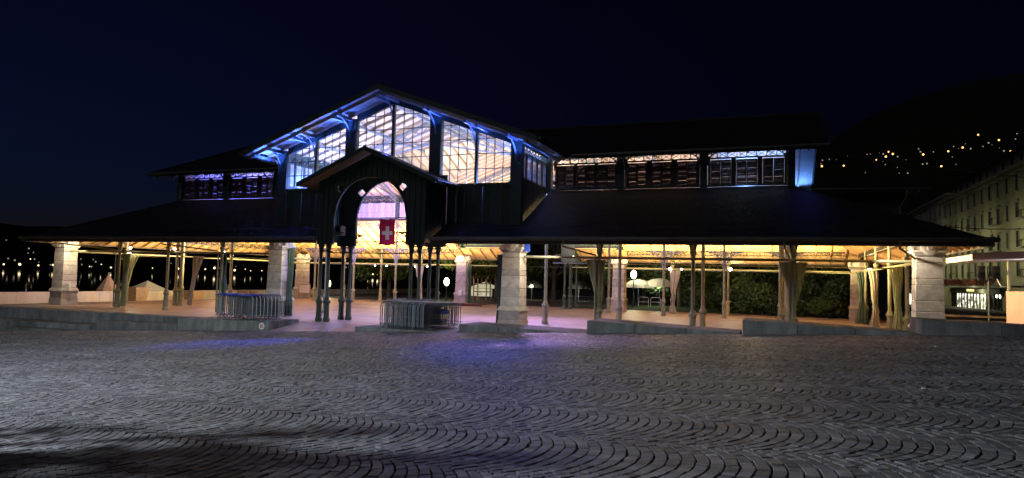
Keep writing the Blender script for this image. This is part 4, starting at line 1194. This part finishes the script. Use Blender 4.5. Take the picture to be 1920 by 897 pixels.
tree(-8.0, 33, 9, 4.4, 'dark tree behind the rear pillar right of the porch', 'leaf', 4, .30)
tree(-3.2, 36, 9, 4.5, 'dark tree with thick trunk behind the central stone pillar', 'leaf', 5, .3)
tree(.8, 40, 9, 4.6, 'dark tree behind the rear porch columns', 'leaf', 6, .28)
tree(4.0, 46, 9, 4.5, 'dark tree far behind the globe lamp over the parasols', 'leaf', 7, .3)
tree(8.8, 38, 9, 4.2, 'dark tree right of the white parasols', 'leaf', 8, .12)
tree(13.2, 37, 9, 4.6, 'broad dark tree above the shrubs in the right wing', 'leaf', 9, .2)
tree(18.0, 38, 9, 4.8, 'broad dark tree behind the V shaped curtain at the right', 'leaf', 10, .2)
tree(22.5, 36, 8.5, 4.2, 'dark tree behind the rear right corner pillar', 'leaf', 11, .25)
def shrub(u, v, h, r, label, m='leaf', seed=0):
    rr = random.Random(seed)
    e = empty('shrub', (u, v, -.12)); tag(e, label, 'shrub', 'shrubs behind the right wing')
    t = MB()
    for i in range(6):
        a = rr.uniform(0, 6.28); t.tube([(0, 0, 0), (math.cos(a) * r * .3, math.sin(a) * r * .3, h * .45), (math.cos(a) * r * .6, math.sin(a) * r * .6, h * .8)], [.05, .035, .012], 5)
    t.build('stems', 'bark', e)
    b = MB()
    for i in range(8): leaves(b, (rr.uniform(-.6, .6) * r, rr.uniform(-.6, .6) * r, h * rr.uniform(.25, .75)), (r * .5, r * .5, h * .3), 330, .13, rr, .1)
    b.build('foliage', m, e)
SHR = [(11.8, 31.0, 1.7, 1.3, 'low rounded shrub at the left end of the row in the right wing', 'leaf2'), (13.6, 30.2, 2.6, 1.6, 'shrub under the bright rear floodlight', 'leaf'), (15.6, 29.6, 3.3, 1.9, 'tall dark shrub left of the V shaped curtain', 'leaf2'),
       (17.6, 29.0, 1.6, 1.2, 'small shrub behind the V shaped curtain', 'leaf'), (19.1, 28.7, 3.4, 1.9, 'tall dark shrub right of the V shaped curtain', 'leaf'), (20.9, 27.7, 2.0, 1.5, 'low bright shrub left of the rear right corner pillar', 'leaf2'), (22.3, 28.4, 3.2, 1.7, 'tall shrub beside the rear right corner pillar', 'leaf')]
for i, s in enumerate(SHR): shrub(*s, seed=40 + i)
def globe(u, v, z, label, en=220, r=.30):
    e = empty('globe_lamp', (u, v, -.12)); tag(e, label, 'street lamp', 'globe lamps in the park')
    MB().lathe([(.09, 0), (.09, .5), (.05, .55), (.045, z - .3)], 10).build('post', 'iron_dark', e, True)
    g = MB(); g.lathe([(.02, z - .31)] + [(r * math.sin(t), z + .10 - .40 * math.cos(t)) for t in np.linspace(.2, 2.95, 9)] + [(.01, z + .51)], 14); g.build('globe', 'e_globe', e, True)
    light('globe_light', 'POINT', (u, v - .1, z + .9), en, (1, .9, .5), .3)
globe(-25.6, 30, 1.25, 'oval globe lamp seen between the left porch columns', 240, .30)
globe(-13.5, 33, 1.75, 'round globe lamp seen right of the porch by the rear pillar', 220, .28)
globe(4.95, 35, 2.9, 'oval globe lamp above the white parasols', 320, .27)
def parasol(u, v, h, r, label):
    e = empty('parasol', (u, v, -.12)); tag(e, label, 'parasol', 'white parasols on the terrace')
    MB().tube([(0, 0, 0), (0, 0, h)], .03, 8).build('pole', 'steel', e)
    n = 12; b = MB(); b.v.append((0, 0, h))
    for k, (f, zf_) in enumerate(((.5, -.16), (.85, -.5), (1.0, -.85))):
        for j in range(n): b.v.append((r * f * math.cos(6.2832 * j / n), r * f * math.sin(6.2832 * j / n), h + zf_ * (1 if j % 2 else .96)))
    for j in range(n): b.f.append((0, 1 + j, 1 + (j + 1) % n))
    for k in range(2):
        for j in range(n): a = 1 + k * n + j; c_ = 1 + k * n + (j + 1) % n; b.f.append((a, a + n, c_ + n, c_))
    o = b.build('canopy', 'tent', e); s = o.modifiers.new('t', 'SOLIDIFY'); s.thickness = .01
    for j in range(0, n, 2): MB().tube([(0, 0, h - .6), (r * .8 * math.cos(6.2832 * j / n), r * .8 * math.sin(6.2832 * j / n), h - .5)], .012, 4).build('rib', 'steel', e)
parasol(5.1, 36.6, 2.6, 1.5, 'white parasol under the globe lamp in the right wing')
parasol(7.0, 37.2, 2.75, 1.6, 'larger white parasol right of the globe lamp')
light('terrace_light', 'POINT', (6.8, 37.6, 1.6), 130, (.9, 1, .7), .3)
rl = empty('terrace_railing', (0, 0, 0)); tag(rl, 'pale green curved railing below the white parasols', 'railing')
for u0 in (5.6, 6.7):
    MB().tube([(u0, 34.2, 0), (u0, 34.2, .7), (u0 + .1, 34.2, .82), (u0 + .8, 34.2, .82), (u0 + .9, 34.2, .7), (u0 + .9, 34.2, 0)], .025, 6).build('hoop', 'white', rl, True)
    MB().tube([(u0, 34.2, .4), (u0 + .9, 34.2, .4)], .02, 6).build('rail', 'white', rl, True)
def lit_tent(u, v, w, h, label):
    e = empty('market_tent', (u, v, -.12)); tag(e, label, 'tent', 'lit tents in the park')
    MB().add([(0, 0, h), (-w, -w, h * .62), (w, -w, h * .62), (w, w, h * .62), (-w, w, h * .62)], [(0, 1, 2), (0, 2, 3), (0, 3, 4), (0, 4, 1)]).build('roof_cloth', 'e_tent', e)
    MB().box(-w, w, -w * .98, -w * .95, .3, h * .6).build('side_cloth', 'e_tent', e)
    for a in (-w * .97, w * .97): MB().tube([(a, -w, 0), (a, -w, h * .6)], .03, 6).build('pole', 'steel', e)
lit_tent(-13.2, 42, 1.5, 1.9, 'glowing pale tent just left of the rear pillar beyond the porch')
parasol(-8.3, 44, 2.2, 1.2, 'white parasol glimpsed left of the central stone pillar')
light('terrace_light', 'POINT', (-8.0, 43.0, 1.4), 60, (1, .95, .7), .2); light('terrace_light', 'POINT', (-3.2, 45, 1.4), 60, (1, .95, .7), .2)
parasol(-3.4, 46, 2.2, 1.3, 'white parasol standing in for bright lights right of the central stone pillar')  # added lit parasol, stands in for bright window-like lights
pt = empty('play_tower', (-10.3, 34.6, -.12)); tag(pt, 'small wooden climbing tower behind the dark red stage', 'climbing frame')
for a in (-.7, .7):
    for b_ in (-.5, .5): MB().tube([(a, b_, 0), (a, b_, 2.3)], .06, 6).build('post', 'wood', pt)
for z in (.9, 1.7): MB().box(-.75, .75, -.55, .55, z, z + .08).build('deck', 'wood', pt)
for i in range(5): MB().box(-.25, .25, -.60 - .09 * (4 - i), -.56 - .09 * (4 - i), .12 + i * .17, .16 + i * .17).build('rung', 'wood', pt)
for i in range(4): MB().box(-.7 + i * .42, -.7 + i * .42 + .08, -.56, -.5, 1.78, 2.25).build('slat', 'wood', pt)
MB().add([(-.9, -.7, 2.3), (.9, -.7, 2.3), (.9, .7, 2.3), (-.9, .7, 2.3), (-.9, 0, 2.8), (.9, 0, 2.8)], [(0, 1, 5, 4), (2, 3, 4, 5), (0, 4, 3), (1, 2, 5), (3, 2, 1, 0)]).build('roof', 'redwood', pt)
fn = empty('park_fence', (0, 0, -.12)); tag(fn, 'low dark railing behind the rear porch columns', 'railing')
for i in range(26): MB().tube([(1.2 + i * .16, 29.8, 0), (1.2 + i * .16, 29.8, .95)], .012, 4).build('bar', 'steel_d', fn)
for z in (.15, .93): MB().tube([(1.15, 29.8, z), (5.3, 29.8, z)], .02, 6).build('rail', 'steel_d', fn)

# ------------------------------------------------------------------ right: kiosk, apartment buildings, traffic light, wires
ks = empty('kiosk', (0, 6.5, 0)); tag(ks, 'pink walled kiosk with a wide flat canopy at the right edge', 'kiosk')
MB().box(27.15, 33, -.2, 2.5, .45, 2.22).build('counter_wall', 'pink', ks)
MB().bar((27.3, -.215, 1.75), (27.95, -.215, .6), .02, .05, (0, 1, 0)).build('handrail', 'rafter', ks)
MB().prism([(25.1, -.9, 3.50), (33, -.9, 3.85), (33, 4.0, 3.85), (25.1, 4.0, 3.50)], (0, 0, .28)).build('canopy', 'white', ks)
MB().prism([(25.05, -1.0, 3.53), (33, -1.0, 3.88), (33, -.905, 3.88), (25.05, -.905, 3.53)], (0, 0, .27)).build('fascia', 'pink', ks)
for u in (27.0, 29.5): MB().tube([(u, 1.5, 2.2), (u, 1.5, 3.6)], .07, 8).build('post', 'iron', ks, True)
MB().tube([(27.3, .3, 2.30), (28.9, .3, 2.30)], .06, 8).build('tube_light', 'e_tube', ks, True)
light('kiosk_light', 'POINT', (27.3, 6.0, 2.9), 45, (.95, .9, 1), .1)
bw_ = empty('wooden_bench_steps', (0, 0, 0)); tag(bw_, 'long timber bench steps between the corner pillar and the kiosk', 'bench')
for i in range(4): MB().box(24.9, 28.5, 9.2 + i * .45, 9.6 + i * .45, .25 + i * .22, .33 + i * .22).build('plank', 'wood', bw_)
for i in range(4):
    for a in (25.0, 28.3): MB().box(a, a + .1, 9.25 + i * .45, 9.5 + i * .45, -.1, .249 + i * .22).build('support', 'wood', bw_)
bin_ = MB().block(24.75, 25.75, 4.2, 4.9, .2, .98, .03).build('dark_cabinet', 'black'); tag(bin_, 'low dark cabinet behind the far right kerb', 'cabinet')
tl = empty('traffic_light', (27.6, 13.5, -.05)); tag(tl, 'dark traffic light seen from behind at the right edge', 'traffic light')
MB().tube([(0, 0, 0), (0, 0, 3.6)], .06, 8).build('pole', 'steel_d', tl, True)
for dx in (-.32, .32):
    MB().block(dx - .15, dx + .15, -.12, .12, 2.75, 3.55, .03).build('signal_head', 'black', tl)
    for z in (2.9, 3.15, 3.4): MB().lathe([(.09, -.16), (.10, -.121)], 10, (dx, 0, z), 'y').build('signal_lens', 'winglass', tl)
MB().tube([(.32, -.14, 2.9), (.45, -.3, 2.5), (.75, -.3, 2.5), (.78, -.3, 3.5)], .03, 6).build('bracket', 'white', tl, True)

def facade(name, u0, v0, v1, z0, zc, floors, bays, wallm, label, attic=None, shops=False):
    """street front facing -u, from v0 to v1, with recessed windows"""
    e = empty(name, (u0, v0, 0)); tag(e, label, 'building')
    L = v1 - v0
    MB().box(0.0, 12, 0, L, z0, zc).build('wall', wallm, e)
    MB().box(-.55, 12.2, -.3, L + .3, zc, zc + .35).build('cornice', 'trim', e)
    MB().box(-.3, 0, 0, L, zc - .5, zc - .001).build('frieze', 'trim', e)
    fh = (zc - 3.4) / floors; bwid = L / bays
    for f in range(floors):
        for i in range(bays):
            c_ = bwid * (i + .5); zb = 3.4 + fh * f + .75
            w = empty('window', (0, c_, zb), e)
            hh = fh * .56
            MB().box(-.02, .05, -.5, .5, 0, hh).build('pane', 'winglass', w)
            for s in (-.58, .5): MB().box(-.10, 0.0, s, s + .08, -.05, hh + .1).build('frame', 'trim', w)
            MB().box(-.22, 0, -.75, .75, hh + .1, hh + .28).build('lintel', 'trim', w)
            MB().box(-.25, 0, -.7, .7, -.2, -.06).build('sill', 'trim', w)
            MB().box(-.06, -.03, -.03, .03, 0, hh).build('mullion', 'shutter_b', w)
            if i % 3 == 1 and f < floors - 1:
                MB().box(-.95, -.251, -1.0, 1.0, -.32, -.18).build('balcony', 'trim', w)
                rb_ = MB(); rb_.box(-.95, -.91, -1.0, 1.0, .62, .68); rb_.box(-.95, -.3, -1.0, -.96, .62, .68); rb_.box(-.95, -.3, .96, 1.0, .62, .68)
                for k in range(14): rb_.box(-.94, -.92, -.98 + k * .15, -.96 + k * .15, -.18, .62)
                rb_.build('railing', 'shutter_b', w)
            if (f + i) % 2 == 0:
                for s in (-.49, .04): MB().box(-.07, -.035, s, s + .45, .02, hh - .02).build('shutter', 'shutter_b', w)
    if attic:
        MB().box(1.6, 12, .6, L - .0, zc + .36, attic).build('attic', wallm, e)
        MB().box(1.0, 12.4, .2, L + .2, attic + .001, attic + .25).build('roof', 'tile', e)
        for i in range(bays):
            w = empty('dormer_window', (1.6, bwid * (i + .5), zc + .9), e)
            MB().box(-.04, .02, -.55, .55, 0, 1.5).build('pane', 'winglass', w); MB().box(-.12, -.001, -.7, .7, 1.5, 1.65).build('lintel', 'trim', w)
    MB().box(-.35, 0, 0, L, 2.9, 3.25).build('string_course', 'trim', e)
    return e
ap = facade('apartment_building', 45, 62, 111, -1.5, 17.4, 4, 13, 'wall_y', 'dim ochre apartment building with cornice and attic storey at the right edge', attic=20.3)
ap2 = facade('apartment_building', 46, 111.5, 150, -1.5, 19.0, 4, 9, 'wall_y2', 'paler apartment building further along the street, left of the ochre one')
# balcony with flowers, shops
MB().box(-1.4, -.36, 14, 44, 2.6, 2.82).build('balcony', 'trim', ap)
fb_ = MB(); rr = random.Random(5)
for i in range(900):
    y = rr.uniform(14, 44); leaves(fb_, (-1.3, y, 3.3 + rr.uniform(-.3, .4)), (.2, .3, .3), 2, .14, rr, .0)
o = fb_.build('flower_boxes', 'geranium', ap); o['kind'] = 'stuff'
for i in range(8):
    y0 = 16 + i * 3.4
    w = empty('shop_front', (0, y0, 0), ap)
    lit = i in (2, 3, 4, 5, 6)
    MB().box(-.06, -.002, 0, 3.0, -.9, 1.65).build('shop_window', 'e_shop' if lit else 'winglass', w)
    for s in (-.08, 1.45, 3.0): MB().box(-.16, -.0625, s, s + .1, -1.2, 1.8).build('mullion', 'shutter_b', w)
    MB().box(-.3, -.17, -.1, 3.1, 1.85, 2.4).build('fascia_board', 'trim', w)
    if lit:
        rr = random.Random(i)
        for k in range(16):
            y = .1 + k * .175; zz = -.85 + rr.uniform(0, 1.5); MB().box(-.14, -.065, y, y + rr.uniform(.08, .17), zz, zz + rr.uniform(.2, .9)).build('display_goods', ['white', 'wood', 'stone', 'trim'][k % 4], w)
MB().box(-.45, -.31, 28.2, 31.8, 2.0, 2.35).build('lit_sign', 'e_sign', ap)
light('shop_light', 'POINT', (43.2, 86, 1.5), 200, (.95, 1, .7), .3)
for v in (70, 84, 98, 112): light('street_light', 'SPOT', (38, v, 7.5), 900, (.95, .95, .62), .2, (45, v, 5.5), 160, .9)
# tram or bus stop lights seen between the curtains on the right
bus = empty('lit_bus', (28.4, 52, -.6)); tag(bus, 'lit bus seen between the curtains near the right corner pillar', 'bus')
MB().block(-3.1, 3.1, 0, 2.4, .35, 3.0, .12).build('body', 'white', bus)
for i in range(4): MB().box(-2.85 + i * 1.42, -2.85 + i * 1.42 + 1.3, -.03, -.003, 1.2, 2.3).build('window', 'e_shop', bus)
MB().box(-2.0, 1.5, -.05, -.004, 2.45, 2.8).build('route_sign', 'e_sign', bus)
for a in (-2, 2): MB().lathe([(.45, -.02), (.45, .25)], 14, (a, 0, .45), 'y').build('wheel', 'black', bus)

def wire(name, p, q, sag, label, lamps=0):
    p, q = Vector(p), Vector(q); pts = []
    for i in range(17):
        t = i / 16; x = p.lerp(q, t); x.z -= sag * 4 * t * (1 - t); pts.append(tuple(x))
    o = MB().tube(pts, .018, 5).build(name, 'cable'); tag(o, label, 'cable', 'overhead cables')
    return pts
wire('overhead_cable', (19.4, 4, 8.15), (30.5, 8, 6.9), .15, 'thin overhead cable from the hall roof to the right edge')
pts = wire('overhead_cable', (22.3, 4, 4.95), (31, 5.5, 5.25), .35, 'thicker overhead cable with hanging lamps low at the right edge')
for k, (u, z) in enumerate(((25.02, 4.62), (25.45, 4.62))):
    e = empty('hanging_lamp', (u, 4.45, z)); tag(e, ['left small lamp hanging from the cable at the right', 'right small lamp hanging from the cable at the right'][k], 'lamp', 'small lamps on the cable')
    MB().tube([(0, 0, .12), (.08, 0, -.16)], .012, 5).build('stem', 'cable', e); MB().lathe([(.02, -.16), (.07, -.19), (.06, -.22)], 8, (.08, 0, 0)).build('shade', 'white', e)

# ------------------------------------------------------------------ far shore and hillside
def ridge_mesh(name, pts, label=None, depth=300):
    b = MB(); n = len(pts)
    for (x, y, z) in pts: b.v.append((x, y, z))
    for (x, y, z) in pts: b.v.append((x, y, -30))
    for (x, y, z) in pts:
        d = Vector((x - CAM.x, y - CAM.y, 0)).normalized() * depth; b.v.append((x + d.x, y + d.y, -30))
    for i in range(n - 1):
        b.f.append((n + i, n + i + 1, i + 1, i)); b.f.append((i, i + 1, 2 * n + i + 1, 2 * n + i))
    o = b.build(name, 'hill'); o['kind'] = 'structure'; return o
def far_pt(x, y, dist):
    d = (cf + cr * ((x - 960) / 1269.13) - cu * ((y - 448.5) / 1269.13)); k = dist / math.hypot(d.x, d.y); return CAM + d * k
rr = random.Random(11)
ridge_mesh('far_shore_hills', [tuple(far_pt(x, 418 + 10 * math.sin(x * .011) + rr.uniform(-3, 3) + max(0, x - 400) * .02, 1750)) for x in range(-400, 1301, 50)], depth=900)
hp = [(1440, 330), (1500, 292), (1560, 262), (1620, 225), (1680, 196), (1740, 176), (1800, 160), (1880, 144), (1960, 128), (2100, 108), (2300, 90)]
ridge_mesh('town_hillside', [tuple(far_pt(x, y, 420)) for x, y in hp], depth=500)
def ball(name, p, r, m, label, cat, group):
    o = obj(name, BALL[m], None, tuple(p)); o.scale = (r, r, r); tag(o, label, cat, group)
BALL = {}
for m in ('e_shore', 'e_shore2', 'e_hill'):
    BALL[m] = MB().lathe([(.05, -1)] + [(math.sin(t), -math.cos(t)) for t in np.linspace(.5, 2.64, 5)] + [(.05, 1)], 8).mesh('light', m, True)
S_B = [(7, 496), (37, 496), (57, 486), (72, 498), (99, 497), (143, 500), (208, 502), (168, 500), (286, 503), (190, 496), (334, 504), (372, 507), (385, 505), (402, 503), (460, 505), (470, 508), (491, 508), (555, 508), (655, 512), (690, 514), (699, 515), (708, 514), (520, 507), (440, 507)]
for i, (x, y) in enumerate(S_B): ball('shore_light', far_pt(x, y, 1600), rr.choice((1.0, 1.3, 1.6, 2.3)), 'e_shore', 'bright yellow light along the far lakeshore', 'light', 'bright lights on the far shore')
for i in range(40):
    x = rr.uniform(0, 720); y = 505 + x * .015 - abs(rr.gauss(0, 24)) - 2
    if y < 440: continue
    ball('shore_light', far_pt(x, y, 1650), rr.uniform(.8, 1.6), 'e_shore2', 'faint light scattered on the dark far shore', 'light', 'faint lights on the far shore')
H_B = [(1666, 285), (1674, 289), (1731, 290), (1778, 284), (1765, 312), (1834, 253), (1873, 263), (1895, 284), (1643, 300), (1582, 311), (1541, 312), (1661, 294), (1805, 277)]
H_S = [(1542, 301), (1555, 299), (1568, 299), (1589, 293), (1626, 290), (1632, 289), (1649, 287), (1656, 289), (1683, 294), (1660, 309), (1686, 325), (1702, 325), (1730, 308), (1738, 307), (1722, 279), (1726, 285), (1788, 275), (1797, 279), (1836, 255), (1843, 275), (1860, 272), (1907, 251), (1904, 261), (1750, 285), (1810, 270)]
for x, y in H_B: ball('hillside_light', far_pt(x, y, 395), rr.uniform(.28, .52), 'e_hill', 'bright orange lamp on the dark hillside at the right', 'light', 'bright lights on the hillside')
for _ in range(12):
    x = rr.uniform(1535, 1915); y = 330 - (x - 1535) * .12 - abs(rr.gauss(0, 16)) + rr.uniform(-4, 14)
    H_S.append((x, y))
for x, y in H_S: ball('hillside_light', far_pt(x, y, 395), rr.choice((.14, .2, .26, .36)), 'e_shore2', 'faint window light on the dark hillside at the right', 'light', 'faint lights on the hillside')

# ------------------------------------------------------------------ street lamp lighting the square, off frame to the left, and a tree that shades it
sl = empty('street_lamp', (.1, -27.0, zg(0))); tag(sl, 'tall street lamp off to the left of the square', 'street lamp')
MB().lathe([(.12, 0), (.12, .8), (.07, .9), (.05, 7.0)], 10).build('post', 'iron_dark', sl, True)
MB().tube([(0, 0, 6.95), (.5, .3, 7.2), (.9, .5, 7.15)], .035, 6).build('arm', 'iron_dark', sl, True)
MB().block(.8, 1.3, .35, .65, 7.05, 7.17, .02).build('lamp_head', 'steel', sl)
light('street_lamp_light', 'SPOT', (1.15, -26.5, zg(0) + 6.95), 8600, (.86, .91, 1.0), .12, (1.25, -26.4, 0), 163, .10)
tree(5.29, -25.1, 5.2, .9, 'young street tree off to the left of the square', 'leaf', 21, .66, zg(5), .12, 460, .09, .5)
print('COBBLES', NC)
